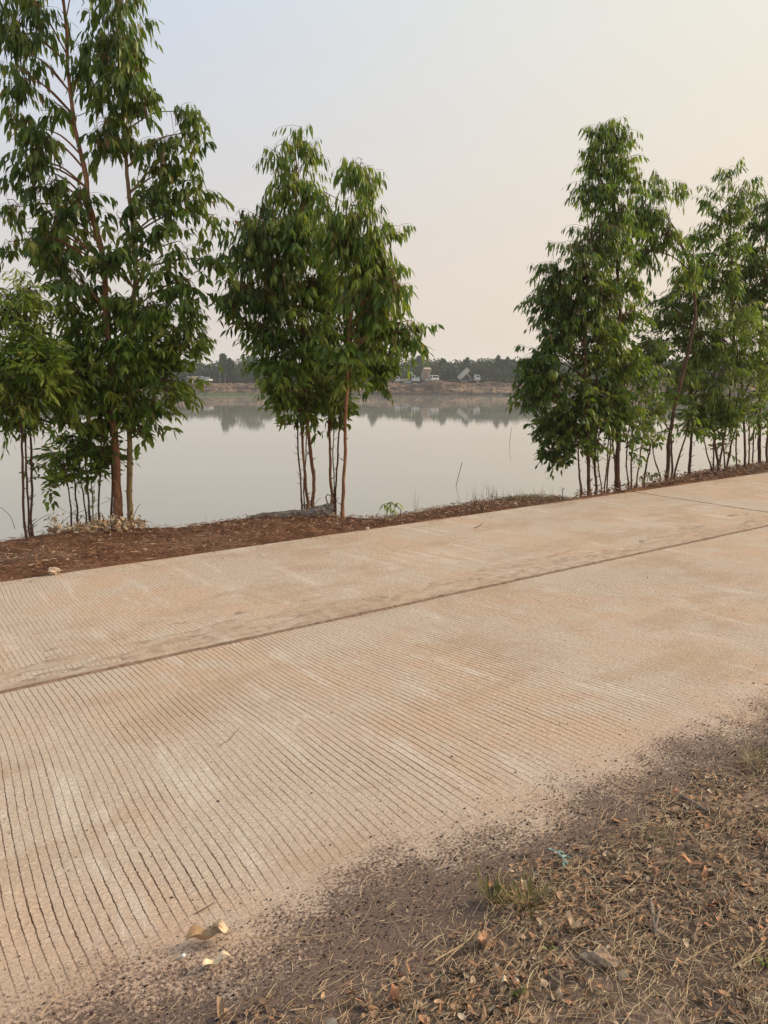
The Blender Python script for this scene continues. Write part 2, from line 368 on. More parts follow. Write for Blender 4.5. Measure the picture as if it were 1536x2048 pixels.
def plain(name, c, rough=0.7, var=0.25, scale=20.0, metal=0.0):
    def b(t, p):
        n = t.noise(t.obj(), scale, 4, 0.6)
        c2 = tuple(x * (1 - var) for x in c)
        t.set(p, 'Base Color', t.mix(t.mr(n, 0.3, 0.7), c, c2)); t.set(p, 'Roughness', rough); t.set(p, 'Metallic', metal)
        t.set(p, 'Normal', t.bump(n, 0.4, 0.01))
    return mat(name, b)
M_LOG = plain('weathered_wood', (0.27, 0.21, 0.16), 0.9, 0.6, 9.0)
M_STONE = plain('pale_stone', (0.62, 0.48, 0.34), 0.9, 0.3, 30.0)
M_WHITE_STONE = plain('white_stone', (0.72, 0.70, 0.66), 0.8, 0.15, 60.0)
M_TWIG = plain('twig_bark', (0.16, 0.10, 0.065), 0.9, 0.4, 50.0)
M_GREYWOOD = plain('grey_wood', (0.28, 0.22, 0.165), 0.9, 0.45, 40.0)
M_PLASTIC = plain('green_plastic', (0.38, 0.56, 0.46), 0.5, 0.25, 60.0)

# ---------------------------------------------------------------- setting: road
def grid_obj(name, us, vs, zf, m, local=True, kind='structure', vf=None):
    """height field over local (u, v); local frame is turned with the road"""
    U, V = np.meshgrid(us, vs, indexing='ij')
    if vf is not None: V = vf(U, V)
    Z = np.array([[zf(U[i, j], V[i, j]) for j in range(U.shape[1])] for i in range(U.shape[0])])
    vert = np.stack([U, V, Z], -1).reshape(-1, 3)
    a, b = U.shape
    idx = np.arange(a * b).reshape(a, b)
    q = np.stack([idx[:-1, :-1], idx[1:, :-1], idx[1:, 1:], idx[:-1, 1:]], -1).reshape(-1, 4)
    o = link_mesh(name, mesh_np(name, vert, [q]), m, None, (0, 0, 0), ROT if local else 0.0, True)
    return tag(o, kind=kind)
def slab(g, u0, u1, v0, v1, z1, z0, jit=0.004, step=0.15):
    n = int((u1 - u0) / step)
    base = len(g.v); r = []
    for i in range(n + 1):
        u = u0 + (u1 - u0) * i / n
        a = jit * 2 * fbm(u * 3.1, v0); b = jit * 2 * fbm(u * 3.1, v1 + 5)
        r.append([(u, v0 + a, z0), (u, v0 + a, z1), (u, v1 + b, z1), (u, v1 + b, z0)])
    g.v += [p for q in r for p in q]
    for i in range(n):
        for k in range(3):
            g.f.append((base + i * 4 + k, base + (i + 1) * 4 + k, base + (i + 1) * 4 + k + 1, base + i * 4 + k + 1))
g = Geo()
UJ = UV(G(1235, 985))[0] ; UJ2 = UV(G(1536, 1020))[0]
UJm = (UJ + UJ2) / 2
slab(g, -40, 90, 1.2, V_MID - 0.008, 0.0, -0.15)
slab(g, -40, UJm - 0.006, V_MID + 0.008, V_FAR, 0.006, -0.15)
slab(g, UJm + 0.006, 90, V_MID + 0.008, V_FAR, 0.004, -0.15)
me = bpy.data.meshes.new('road'); me.from_pydata(g.v, [], g.f); me.update()
tag(link_mesh('road', me, M_CONC, None, (0, 0, 0), ROT), kind='structure')
# earth filling the joints
def joint(name, f, n, m):
    g = Geo(); rows = []
    for i in range(n):
        rows.append(f(i / (n - 1)))
    k = len(rows[0]); g.v = [p for r in rows for p in r]
    g.f = [(i * k + j, (i + 1) * k + j, (i + 1) * k + j + 1, i * k + j + 1) for i in range(n - 1) for j in range(k - 1)]
    me = bpy.data.meshes.new(name); me.from_pydata(g.v, [], g.f); me.update()
    return tag(link_mesh(name, me, m, None, (0, 0, 0), ROT, True), kind='structure')
M_JOINT = plain('joint_dirt', (0.27, 0.175, 0.12), 0.95, 0.55, 40.0)
def fj(t):
    u = -6 + 26 * t; c = V_MID + 0.018 * fbm(u * 1.3, 2.0) ; w_ = max(0.009, 0.013 + 0.022 * fbm(u * 9, 7.0)); h = 0.005 + 0.008 * fbm(u * 11, 3.0)
    return [(u, c - w_, -0.01), (u, c - w_ * 0.6, h * 0.7), (u, c, h), (u, c + w_ * 0.7, h * 0.8 + 0.002), (u, c + w_ * 1.1, -0.005)]
joint('road_joint', fj, 1600, M_JOINT)
def fj2(t):
    v = V_MID + 0.02 + (V_FAR - V_MID - 0.02) * t; c = UJm + 0.006 * fbm(v * 5, 1.0)
    return [(c - 0.011, v, 0.0), (c, v, 0.0095 + 0.003 * fbm(v * 20, 3)), (c + 0.011, v, 0.0)]
joint('road_crack', fj2, 120, plain('crack_dirt', (0.05, 0.035, 0.027), 0.95, 0.4, 40.0))

# verge on the camera's side
def verge_z(u, v):
    e = max(0.0, min(1.0, (1.72 + 0.10 * fbm(u * 1.4, 3.0) - v) / 0.35)); e = e * e * (3 - 2 * e)
    return -0.012 + e * (0.020 + 0.014 * fbm(u * 1.7, v * 1.7, 1.0) + 0.012 * fbm(u * 6, v * 6, 2.0)) + 0.002 * fbm(u * 30, v * 30, 5.0)
us = np.concatenate([np.linspace(-60, -2.2, 40)[:-1], np.linspace(-2.2, 5.5, 330), np.linspace(5.5, 110, 60)[1:]])
vs = np.concatenate([np.linspace(-90, -0.8, 30)[:-1], np.linspace(-0.8, 2.0, 120)])
grid_obj('verge_ground', us, vs, verge_z, M_VERGE)

# bank on the water side, its brink traced from the photograph
brink_px = [(-500, 1135), (-200, 1105), (0, 1083), (60, 1072), (130, 1062), (290, 1053), (380, 1052), (480, 1036), (560, 1028), (680, 1033), (780, 1036), (850, 1020), (940, 1006), (1000, 998), (1050, 993), (1110, 993), (1145, 997)]
bu, bv = [], []
for q in brink_px:
    a, b = UV(G(*q, z=0.03)); bu.append(a); bv.append(b)
ua = UV(G(1180, 985))[0]
bu += [bu[-1] + 0.5, bu[-1] + 2.2, bu[-1] + 3.6, bu[-1] + 6.0, bu[-1] + 9.0, 40, 120]; bv += [V_FAR + 0.10, V_FAR + 0.12, V_FAR + 0.55, V_FAR + 0.60, V_FAR + 0.9, V_FAR + 1.2, V_FAR + 1.5]
bu = [-60] + bu; bv = [bv[0] + 1.0] + bv
def brink(u): return max(V_FAR + 0.06, float(np.interp(u, bu, bv))) + 0.05 * fbm(u * 0.9, 8.0) + 0.02 * fbm(u * 5, 8.0)
NS = 34
slope_v = [0, 0.05, 0.12, 0.22, 0.35, 0.55, 0.8, 1.1, 1.5, 2.0, 2.7, 3.5, 4.6, 6.0, 7.5, 9.5]
us = np.concatenate([np.linspace(-60, -8, 40)[:-1], np.linspace(-8, 18, 560), np.linspace(18, 120, 60)[1:]])
rows = []
for u in us:
    b = brink(u); r = []
    for j in range(NS):
        k = j / (NS - 1); v = V_FAR - 0.02 + (b - V_FAR + 0.02) * k
        z = -0.004 + min(1, k * 4) * (0.028 + 0.02 * fbm(u * 1.3, v * 1.3, 4.0) + 0.010 * fbm(u * 7, v * 7, 2.0))
        r.append((u, v, z))
    zb = r[-1][2]
    for s_ in slope_v[1:]:
        v = b + s_
        r.append((u, v, zb - 0.75 * s_ - 0.25 * max(0, min(1, s_ / 0.5)) * 0.5 + 0.12 * min(1, s_) * fbm(u * 1.1, v * 1.1, 6.0)))
    rows.append(r)
nn = len(rows[0]); vert = np.array([p for r in rows for p in r]); idx = np.arange(len(vert)).reshape(len(rows), nn)
q = np.stack([idx[:-1, :-1], idx[1:, :-1], idx[1:, 1:], idx[:-1, 1:]], -1).reshape(-1, 4)
tag(link_mesh('bank_ground', mesh_np('bank_ground', vert, [q]), M_BANK, None, (0, 0, 0), ROT, True), kind='structure')
def bank_z(u, v):
    b = brink(u); k = max(0, min(1, (v - V_FAR + 0.02) / (b - V_FAR + 0.02)))
    return -0.004 + min(1, k * 4) * (0.028 + 0.02 * fbm(u * 1.3, v * 1.3, 4.0) + 0.010 * fbm(u * 7, v * 7, 2.0)) - max(0, v - b) * 0.95

# water and the far side
g = Geo(); g.v = [(-900, -60, WATER_Z), (900, -60, WATER_Z), (900, 216, WATER_Z), (-900, 216, WATER_Z)]; g.f = [(0, 1, 2, 3)]
tag(g.build('water', M_WATER), kind='structure')
def XF(px, Y=208.0): return (px - 768) / 1564.0 * Y
def far_z(x, y):
    px = 768 + x * 1564 / 208
    d = y - (199.5 + 1.8 * fbm(x * 0.03, 1.0) + 0.5 * fbm(x * 0.3, 2.0))
    if px < 560: d += 2.0
    top = -2.25 + 0.35 * fbm(x * 0.06, 3.0)
    if d < 0: return WATER_Z - 0.5 + d * 0.3
    k = min(1.0, d / 8.0)
    st = 0.5 * k + 0.5 * (0.5 - 0.5 * math.cos(math.pi * min(1, max(0, (k - 0.25) / 0.6))))
    z = WATER_Z + 0.02 + (top - WATER_Z) * st
    amp = min(1, d / 1.5) * max(0.15, 1 - max(0, d - 9) / 4)
    z += amp * (0.65 * fbm(x * 0.22, y * 0.35, 1.0) + 0.40 * fbm(x * 0.9, y * 0.9, 4.0))
    m = math.exp(-((px - 868) / 26) ** 2 - ((y - 206.0) / 2.2) ** 2) * 1.15 + math.exp(-((px - 905) / 30) ** 2 - ((y - 205.5) / 2.0) ** 2) * 0.6 + math.exp(-((px - 980) / 22) ** 2 - ((y - 206.5) / 2.0) ** 2) * 0.5 + math.exp(-((px - 770) / 20) ** 2 - ((y - 205) / 2.0) ** 2) * 0.5
    cut = math.exp(-((px - 822) / 26) ** 2 - ((y - 207) / 2.5) ** 2) * 0.5
    return z + m - cut
us = np.concatenate([np.linspace(-900, -115, 40)[:-1], np.linspace(-115, 130, 500), np.linspace(130, 900, 40)[1:]])
vs = np.concatenate([np.linspace(194, 199, 4)[:-1], np.linspace(199, 214, 48), np.linspace(214, 260, 12)[1:], [400, 800, 1500]])
grid_obj('far_shore', us, vs, far_z, M_FAR, local=False)

# ---------------------------------------------------------------- leaves
def leaf_arrays(L):
    """L: list of (base, dir, normal hint, length, width, curl, fold, tint) -> verts, faces, tint"""
    n = len(L)
    base = np.array([l[0] for l in L], dtype=float); d = np.array([l[1] for l in L], dtype=float); h = np.array([l[2] for l in L], dtype=float)
    ln, wd, cu, fo, ti = (np.array([l[k] for l in L], dtype=float) for k in (3, 4, 5, 6, 7))
    d /= np.linalg.norm(d, axis=1, keepdims=True) + 1e-9
    sdv = np.cross(d, h); sdv /= np.linalg.norm(sdv, axis=1, keepdims=True) + 1e-9
    nm = np.cross(sdv, d)
    S = [0, 0.22, 0.48, 0.78, 1.0]; Wp = [0, 0.8, 1.0, 0.55, 0]
    g_ = np.array([0, 0, -1.0])
    def ctr(s): return base + d * (ln * s)[:, None] + (nm * (-0.5 * cu * ln * s * s)[:, None]) + g_ * (0.5 * np.abs(cu) * ln * s * s)[:, None]
    vv = [ctr(0)]
    for s_, w_ in zip(S[1:4], Wp[1:4]):
        c = ctr(s_); off = sdv * (wd * w_ * 0.5)[:, None]; up = nm * (wd * w_ * 0.5 * fo)[:, None]
        vv += [c - off + up, c, c + off + up]
    vv.append(ctr(1.0))
    V = np.stack(vv, 1)                                     # n, 11, 3
    b = (np.arange(n) * 11)[:, None]
    tri = np.array([[0, 2, 1], [0, 3, 2], [7, 8, 10], [8, 9, 10]]); quad = np.array([[1, 2, 5, 4], [2, 3, 6, 5], [4, 5, 8, 7], [5, 6, 9, 8]])
    T = (tri.reshape(1, -1) + b).reshape(-1, 3); Q = (quad.reshape(1, -1) + b).reshape(-1, 4)
    return V.reshape(-1, 3), [T, Q], np.repeat(ti, 11)
def leaves_obj(name, L, m, parent=None, loc=None):
    v, f, t = leaf_arrays(L)
    return link_mesh(name, mesh_np(name, v, f, t), m, parent, loc)
def rv(): 
    while True:
        v = Vector((rnd.uniform(-1, 1), rnd.uniform(-1, 1), rnd.uniform(-1, 1)))
        if 0.05 < v.length < 1: return v
def smooth_line(pts, n):
    """Catmull-Rom through (Vector, radius)"""
    out = []
    P4 = [pts[0]] + pts + [pts[-1]]
    for i in range(len(pts) - 1):
        p0, p1, p2, p3 = P4[i:i + 4]
        for k in range(n):
            t = k / n
            f = lambda a, b, c, d: 0.5 * ((2 * b) + (c - a) * t + (2 * a - 5 * b + 4 * c - d) * t * t + (3 * b - a - 3 * c + d) * t ** 3)
            out.append((Vector([f(p0[0][j], p1[0][j], p2[0][j], p3[0][j]) for j in range(3)]), p1[1] * (1 - t) + p2[1] * t))
    out.append(pts[-1]); return out

def tree(label, stem, blobs, kind='mid', bark_m=None, group='eucalyptus trees along the bank', depth=0.85, dy=0.0, droop=(0.7, 1.6), leaf=(0.115, 0.30), twigs=3, name='eucalyptus_tree', cat='tree', bz=None):
    bx, by = stem[0][0], stem[0][1]
    gp = G(bx, by, 0.0); Y0 = gp.y + dy
    line = []
    sway = rnd.uniform(-0.1, 0.1)
    for i, (x, y, wpx) in enumerate(stem):
        q_ = i / max(1, len(stem) - 1)
        p_ = P(x, y, Y0 + sway * math.sin(q_ * 3)); line.append((p_, wpx * 0.5 * Y0 / 1560))
    line = [(line[0][0] - Vector((0, 0, 0.25)), line[0][1] * 1.5), (line[0][0] + Vector((0, 0, 0.0)), line[0][1] * 1.3), (line[0][0] + Vector((0, 0, 0.09)), line[0][1] * 1.02)] + line[1:]
    sm = smooth_line(line, 6)
    org = line[1][0].copy()
    mult = 1.12 if (name == 'eucalyptus_tree' and kind == 'dark' and bx < 300) else (2.9 if bx > 1100 else 1.95)
    if name == 'eucalyptus_sapling': mult = 1.3 if bx > 1100 else 2.1
    leaf = (leaf[0] * (0.74 if bx > 1100 else 0.82), leaf[1] * 0.95); mult *= 1.12
    if name == 'eucalyptus_sapling' and bx > 1100: blobs = [(a, b - 18, c, d * 0.8, e) for a, b, c, d, e in blobs]
    blobs = [(a, b, c, d, int(round(e * mult))) for a, b, c, d, e in blobs]
    root = empty(name, org, 0, label, cat, group)
    g = Geo()
    wl = [(p + Vector((fbm(p.z * 2.2, bx) * 0.02, fbm(p.z * 2.2, by + 9) * 0.02, 0)) - org, r * (1 + 0.10 * fbm(p.z * 5, bx))) for p, r in sm]
    g.tube([a for a, _ in wl], [max(0.003, b) for _, b in wl], 9 if stem[0][2] > 5 else 6, 0.10)
    # knots and stubs on the stem
    for k in range(int(5 + len(wl) / 3)):
        a, r_ = wl[rnd.randrange(2, len(wl) - 1)]
        d = Vector((rnd.uniform(-1, 1), rnd.uniform(-1, 1), 0.5)).normalized(); l_ = rnd.uniform(0.02, 0.09)
        g.tube([a, a + d * (r_ + l_)], [max(0.003, r_ * 0.4), 0.002], 4)
    L = []
    zs0, zs1 = None, None
    if blobs:
        zt = [P(0, b[1], Y0).z for b in blobs]; zs0, zs1 = min(zt), max(zt)
    for (cx, cy, rx, ry, n) in blobs:
        c = P(cx, cy, Y0) - org; sx = rx * 0.88 * Y0 / 1560; sz = ry * 0.95 * Y0 / 1560; sy = min(sx * 1.1, 0.75) * depth
        c.y += rnd.uniform(-0.20, 0.10)
        # limb from the stem to the middle of this mass
        low = [q_ for q_ in wl if q_[0].z < c.z - 0.25 * sz] or wl[:2]
        a, ra = min(low[-14:], key=lambda q_: abs(q_[0].z - (c.z - 1.2 * sz) + 0.05))
        nl = 1 if n < 14 else 2
        limbs = []
        for _ in range(nl):
            tip = c + Vector((rnd.uniform(-0.4, 0.4) * sx, rnd.uniform(-0.5, 0.5) * sy, rnd.uniform(-0.1, 0.5) * sz))
            mid = a.lerp(tip, 0.5) + Vector((0, 0, 0.10 * (tip - a).length)) + rv() * 0.04
            pts = smooth_line([(a, ra * 0.55), (mid, ra * 0.38), (tip, 0.0035)], 5)
            rr = [min(0.0095, max(0.0026, q_[1])) for q_ in pts]
            g.tube([q_[0] for q_ in pts], rr, 5, 0.08); limbs += [q_[0] for q_ in pts[3:]]
        m_ = max(2, int(n / 3.2))
        cl = []
        for _ in range(m_):
            d = rv().normalized() * rnd.random() ** 0.42
            cl.append(c + Vector((d.x * sx, d.y * sy, d.z * sz)))
        hq = 0.5 if zs1 is None or zs1 - zs0 < 0.2 else (c.z + org.z - zs0) / (zs1 - zs0)
        for i in range(n):
            q_ = rnd.choice(cl) + Vector((rnd.gauss(0, 0.075), rnd.gauss(0, 0.075), rnd.gauss(0, 0.07)))
            out = (q_ - c); out.z *= 0.5
            out = (out.normalized() if out.length > 0.02 else rv().normalized())
            tl = rnd.uniform(0.16, 0.34)
            d = (out * 0.8 + Vector((0, 0, rnd.uniform(0.1, 0.8))) + rv() * 0.5).normalized()
            s0 = q_ - d * tl * 0.6
            near = min(limbs, key=lambda b_: (b_ - s0).length)
            if i % max(1, 4 - twigs) == 0 and (near - s0).length < 0.9:
                mm = near.lerp(s0, 0.5) + Vector((0, 0, 0.03))
                g.tube([near, mm, s0], [0.0035, 0.0028, 0.0022], 3, 0, False)
            tp = [s0 + d * tl * k - Vector((0, 0, 0.45 * tl * k * k)) for k in (0, 0.35, 0.7, 1.0)]
            g.tube(tp, [0.0024, 0.002, 0.0016, 0.0012], 3, 0, False)
            dr = droop[0] + (droop[1] - droop[0]) * hq + rnd.uniform(-0.25, 0.25)
            nlv = rnd.randint(7, 12)
            base_t = rnd.gauss(0.45, 0.18) if rnd.random() < 0.82 else rnd.gauss(0.74, 0.08)
            az0 = rnd.uniform(0, 6.28)
            for k in range(nlv):
                s_ = 0.15 + 0.85 * k / (nlv - 1) if nlv > 1 else 1
                f_ = min(2.999, s_ * 3); ii = int(f_); bp = tp[ii].lerp(tp[ii + 1], f_ - ii)
                az = az0 + k * 2.4 + rnd.uniform(-0.5, 0.5)
                sd_ = Vector((math.cos(az), math.sin(az), 0))
                ld = sd_ * rnd.uniform(0.35, 0.8) + d * 0.45 + Vector((0, 0, -dr)) + rv() * 0.22
                ll = leaf[0] * rnd.uniform(0.65, 1.25) * (0.75 if s_ > 0.93 else 1)
                wr = leaf[1] * (1.25 - 0.55 * hq) * rnd.uniform(0.8, 1.2)
                tv = min(0.88, max(0.0, base_t + rnd.gauss(0, 0.13)))
                if rnd.random() < 0.02: tv = rnd.uniform(0.92, 1.0)
                L.append((bp + ld.normalized() * 0.012, ld, sd_ + Vector((0, 0, 0.4)) + rv() * 0.5, ll, ll * wr, rnd.uniform(-0.1, 0.5), rnd.uniform(0.1, 0.45), tv))
    g.build('trunk', bark_m or M_BARK, root, None, True)
    if L: leaves_obj('crown', L, M_LEAF[kind], root)
    return root

GL = 'eucalyptus trees on the left of the bank'; GC = 'eucalyptus clump in the middle of the bank'; GR = 'eucalyptus trees on the right of the bank'
# left: three thin stems under a bushy pale crown
tree('thin eucalyptus at the left border carrying the bushy light green crown', [(52, 1068, 5), (46, 960, 5), (43, 820, 5), (50, 700, 4), (60, 560, 2)],
     [(70, 590, 50, 45, 26), (30, 620, 60, 45, 26), (70, 660, 75, 50, 38), (20, 710, 70, 60, 34), (95, 720, 60, 50, 30), (-60, 680, 60, 90, 20)], 'light', M_BARK3, GL, leaf=(0.105, 0.3), droop=(0.4, 0.6))
tree('slender middle stem of the three at the left border with low leaves', [(59, 1066, 4), (53, 940, 4), (48, 820, 4), (40, 740, 3)],
     [(40, 770, 80, 55, 34), (20, 810, 60, 35, 18), (-50, 780, 60, 60, 14)], 'mid', M_BARK3, GL, droop=(0.5, 0.8))
tree('right stem of the three at the left border, bent outward at its foot', [(64, 1062, 5), (64, 940, 5), (61, 820, 4), (80, 740, 3)],
     [(100, 770, 65, 55, 34), (75, 815, 50, 30, 14)], 'mid', M_BARK3, GL, droop=(0.5, 0.8))
# tall leaning main tree
tree('tallest eucalyptus with a thick reddish trunk leaning left into drooping leaves', [(237, 1046, 18), (233, 950, 16), (228, 845, 14), (220, 720, 13), (211, 600, 12), (206, 520, 11), (194, 462, 11), (178, 410, 10), (170, 340, 9), (155, 280, 8), (143, 200, 7), (135, 110, 6), (127, 0, 5), (118, -140, 4), (112, -260, 3)],
     [(40, 110, 60, 55, 22), (20, 40, 60, 60, 24), (80, 30, 60, 60, 22), (60, 170, 50, 45, 16), (130, -60, 90, 70, 30), (60, 250, 35, 40, 10), (90, 285, 38, 35, 22), (75, 335, 38, 30, 14),
      (110, 360, 50, 35, 14), (100, 430, 65, 45, 26), (30, 410, 30, 30, 6), (55, 465, 50, 35, 12), (8, 480, 18, 40, 4), (130, 490, 60, 45, 20), (170, 400, 45, 50, 14), (160, 560, 60, 45, 22), (170, 120, 30, 60, 10), (105, 210, 25, 40, 5)],
     'dark', M_BARK, GL, droop=(0.9, 1.7), leaf=(0.135, 0.32))
tree('tall eucalyptus with a straight olive trunk right of the reddish trunk', [(262, 1046, 12), (259, 930, 11), (258, 800, 10), (259, 690, 10), (268, 560, 9), (266, 470, 8), (260, 400, 8), (252, 320, 7), (243, 200, 6), (235, 60, 5), (228, -80, 4), (222, -200, 3)],
     [(250, 40, 58, 70, 40), (200, 90, 50, 60, 26), (270, 130, 48, 60, 32), (220, 180, 60, 50, 26), (290, 200, 35, 45, 14), (235, -80, 70, 70, 30), (200, 250, 50, 45, 18), (270, 260, 45, 35, 14),
      (350, 215, 26, 28, 7), (390, 285, 32, 30, 9), (335, 275, 40, 40, 14), (320, 335, 50, 30, 13), (400, 355, 30, 25, 9), (375, 400, 50, 25, 10), (290, 390, 50, 35, 13), (425, 430, 18, 25, 5), (330, 430, 40, 20, 6),
      (360, 490, 25, 18, 4), (425, 515, 28, 18, 6), (300, 480, 40, 30, 8), (330, 530, 50, 35, 14), (385, 570, 35, 30, 9), (250, 450, 40, 40, 9), (230, 520, 45, 40, 16)],
     'dark', M_BARK2, GL, droop=(0.9, 1.5), leaf=(0.135, 0.34))
tree('slim stem close against the left side of the thick reddish trunk', [(224, 1044, 5), (225, 960, 5), (226, 860, 4), (235, 740, 4), (250, 620, 3)],
     [(240, 610, 80, 45, 40), (300, 620, 60, 45, 24), (385, 620, 40, 40, 14), (370, 680, 55, 35, 20), (260, 690, 75, 50, 44), (170, 640, 60, 50, 26), (330, 740, 50, 55, 26)], 'mid', M_BARK3, GL, droop=(0.6, 0.9), leaf=(0.125, 0.36))
tree('slim upright stem a hand left of the thick trunk below dense leaves', [(199, 1046, 4), (200, 960, 4), (202, 870, 3), (200, 760, 3)],
     [(180, 730, 70, 50, 36), (230, 770, 65, 50, 34), (150, 790, 60, 50, 26), (215, 830, 50, 35, 18), (290, 800, 45, 40, 14), (345, 775, 28, 30, 8), (292, 862, 14, 12, 3)], 'mid', M_BARK3, GL, droop=(0.5, 0.8), leaf=(0.125, 0.38))
for k, (lab, st, bl) in enumerate([
    ('leftmost thin sapling beside the dry leaf heap, nearly bare low down', [(143, 1050, 3.5), (138, 1000, 3), (133, 950, 3), (128, 900, 2)], [(120, 905, 40, 25, 9), (118, 950, 15, 12, 3)]),
    ('thin sapling with broad low leaves over the dry leaf heap', [(155, 1044, 4), (151, 990, 3.5), (148, 930, 3), (145, 870, 2)], [(140, 880, 55, 35, 16), (150, 925, 30, 22, 7)]),
    ('leaning thin sapling bending left out of the dry leaf heap', [(173, 1044, 3), (166, 990, 3), (158, 930, 2.5), (155, 880, 2)], [(165, 860, 45, 30, 12)]),
    ('dark thin sapling standing mid heap with a tuft of low leaves', [(180, 1044, 4.5), (175, 980, 4), (171, 910, 3), (175, 850, 2)], [(185, 900, 35, 30, 12), (195, 930, 22, 16, 5)]),
    ('whip thin sapling just left of the pair of tall trunks', [(187, 1044, 2.5), (184, 990, 2.5), (182, 940, 2), (190, 880, 1.5)], [(215, 895, 25, 28, 7)])]):
    tree(lab, st, bl, 'mid', M_BARK3, 'thin saplings at the foot of the left trees', droop=(0.2, 0.5), leaf=(0.105, 0.42), name='eucalyptus_sapling', cat='sapling')
# middle clump
tree('thickest stem of the left four in the middle clump, curved foot', [(625, 1013, 7), (627, 960, 7), (621, 900, 7), (615, 845, 6), (606, 740, 6), (600, 600, 5), (596, 450, 4), (592, 340, 2.5), (590, 285, 1)],
     [(592, 268, 22, 18, 4), (598, 288, 30, 26, 6), (568, 312, 36, 28, 9), (612, 315, 26, 35, 6), (570, 365, 50, 35, 18), (615, 385, 28, 40, 12), (590, 440, 75, 40, 40), (600, 500, 70, 45, 42), (620, 570, 55, 50, 34)], 'mid', M_BARK, GC, droop=(0.8, 1.9), leaf=(0.14, 0.27))
tree('orange barked stem second from the right of the left four', [(616, 1016, 6), (611, 960, 6), (606, 900, 5), (603, 840, 5), (590, 720, 5), (570, 600, 4), (555, 480, 2)],
     [(535, 420, 40, 30, 12), (520, 460, 55, 35, 24), (500, 510, 45, 40, 22), (550, 520, 55, 45, 34), (485, 570, 38, 40, 14), (475, 605, 22, 22, 5), (540, 590, 55, 45, 34), (520, 645, 45, 35, 18)], 'dark', M_BARK, GC, droop=(0.9, 1.6), leaf=(0.135, 0.30))
tree('thin dark outermost left stem of the middle clump', [(604, 1017, 4), (601, 960, 3.5), (597, 900, 3.5), (594, 840, 3), (580, 760, 2.5)],
     [(560, 690, 55, 40, 30), (530, 720, 35, 25, 10), (575, 750, 45, 35, 22), (560, 790, 40, 20, 10)], 'mid', M_BARK3, GC, droop=(0.5, 0.9), leaf=(0.12, 0.36))
tree('wire thin stem hidden between the orange stems of the middle clump', [(609, 1017, 3), (609, 960, 3), (612, 900, 2.5), (614, 820, 2), (618, 740, 2)],
     [(610, 650, 55, 45, 30), (620, 720, 50, 40, 28), (610, 790, 38, 30, 18), (600, 825, 25, 15, 6)], 'mid', M_BARK3, GC, droop=(0.6, 0.9), leaf=(0.12, 0.36))
tree('rightmost stem of the middle clump standing in front of the log end', [(685, 1034, 7.5), (687, 960, 7), (690, 880, 6.5), (694, 780, 7), (696, 690, 6), (704, 610, 5), (712, 500, 4), (717, 390, 2.5), (717, 335, 1)],
     [(716, 320, 22, 18, 4), (692, 690, 28, 36, 11), (700, 745, 26, 24, 7), (722, 330, 26, 22, 5), (698, 352, 30, 26, 7), (665, 455, 34, 40, 14), (655, 400, 20, 26, 4), (738, 365, 26, 32, 6), (715, 420, 48, 38, 18), (700, 480, 60, 42, 34), (755, 480, 40, 45, 18), (735, 550, 65, 45, 40), (790, 560, 28, 45, 12), (765, 620, 55, 40, 30), (812, 655, 30, 32, 13), (828, 668, 12, 14, 3)],
     'mid', M_BARK, GC, droop=(0.7, 1.8), leaf=(0.14, 0.29))
tree('left stem of the trio rising behind the log end', [(664, 1006, 6), (661, 940, 5.5), (660, 880, 5), (656, 830, 5), (655, 720, 4), (660, 600, 3)],
     [(650, 560, 50, 45, 28), (665, 640, 60, 45, 36), (645, 720, 45, 40, 26), (660, 780, 35, 30, 16), (660, 835, 22, 18, 4)], 'mid', M_BARK, GC, droop=(0.6, 1.1), leaf=(0.125, 0.35))
tree('finest middle stem of the trio behind the log end', [(668, 1006, 2.5), (667, 940, 2.5), (667, 880, 2), (670, 800, 2)],
     [(690, 760, 30, 30, 11), (685, 800, 22, 22, 6)], 'light', M_BARK3, GC, droop=(0.5, 0.8), leaf=(0.11, 0.33))
tree('dark right stem of the trio behind the log end', [(671, 1006, 4), (674, 940, 4), (679, 850, 3.5), (683, 740, 3)],
     [(720, 640, 45, 40, 24), (745, 705, 40, 35, 20), (758, 750, 25, 30, 10), (715, 700, 40, 35, 16), (785, 700, 25, 20, 6)], 'mid', M_BARK3, GC, droop=(0.7, 1.0), leaf=(0.125, 0.36))
# right side
tree('bare grey sapling with side twigs, first at the road edge', [(1162, 993, 5), (1159, 950, 4), (1156, 910, 3), (1152, 870, 2)], [], 'dark', M_BARK3, 'thin saplings along the right road edge', name='eucalyptus_sapling', cat='sapling')
tree('straight dark trunk holding the lowest left foliage of the right group', [(1178, 989, 7.5), (1177, 930, 7), (1175, 850, 7), (1172, 740, 6), (1168, 640, 5), (1176, 540, 4), (1185, 440, 2)],
     [(1195, 465, 45, 35, 22), (1150, 500, 40, 35, 18), (1110, 545, 42, 38, 18), (1160, 560, 50, 45, 30), (1100, 605, 40, 42, 20), (1150, 640, 60, 50, 40), (1100, 680, 45, 35, 18), (1065, 715, 38, 32, 13), (1060, 755, 38, 30, 13), (1045, 788, 26, 18, 5), (1100, 750, 50, 40, 22)],
     'dark', M_BARK3, GR, droop=(0.7, 1.4), leaf=(0.125, 0.33))
tree('second dark trunk from the left in the right group, slimmer', [(1192, 987, 5), (1190, 930, 5), (1189, 870, 4.5), (1195, 740, 4), (1200, 620, 3)],
     [(1200, 590, 45, 45, 24), (1190, 700, 55, 50, 32), (1150, 800, 55, 45, 26), (1120, 850, 50, 35, 20), (1095, 840, 35, 25, 8), (1115, 890, 38, 20, 10), (1165, 870, 45, 32, 18), (1215, 790, 50, 45, 26)],
     'dark', M_BARK3, GR, droop=(0.5, 0.9), leaf=(0.12, 0.38))
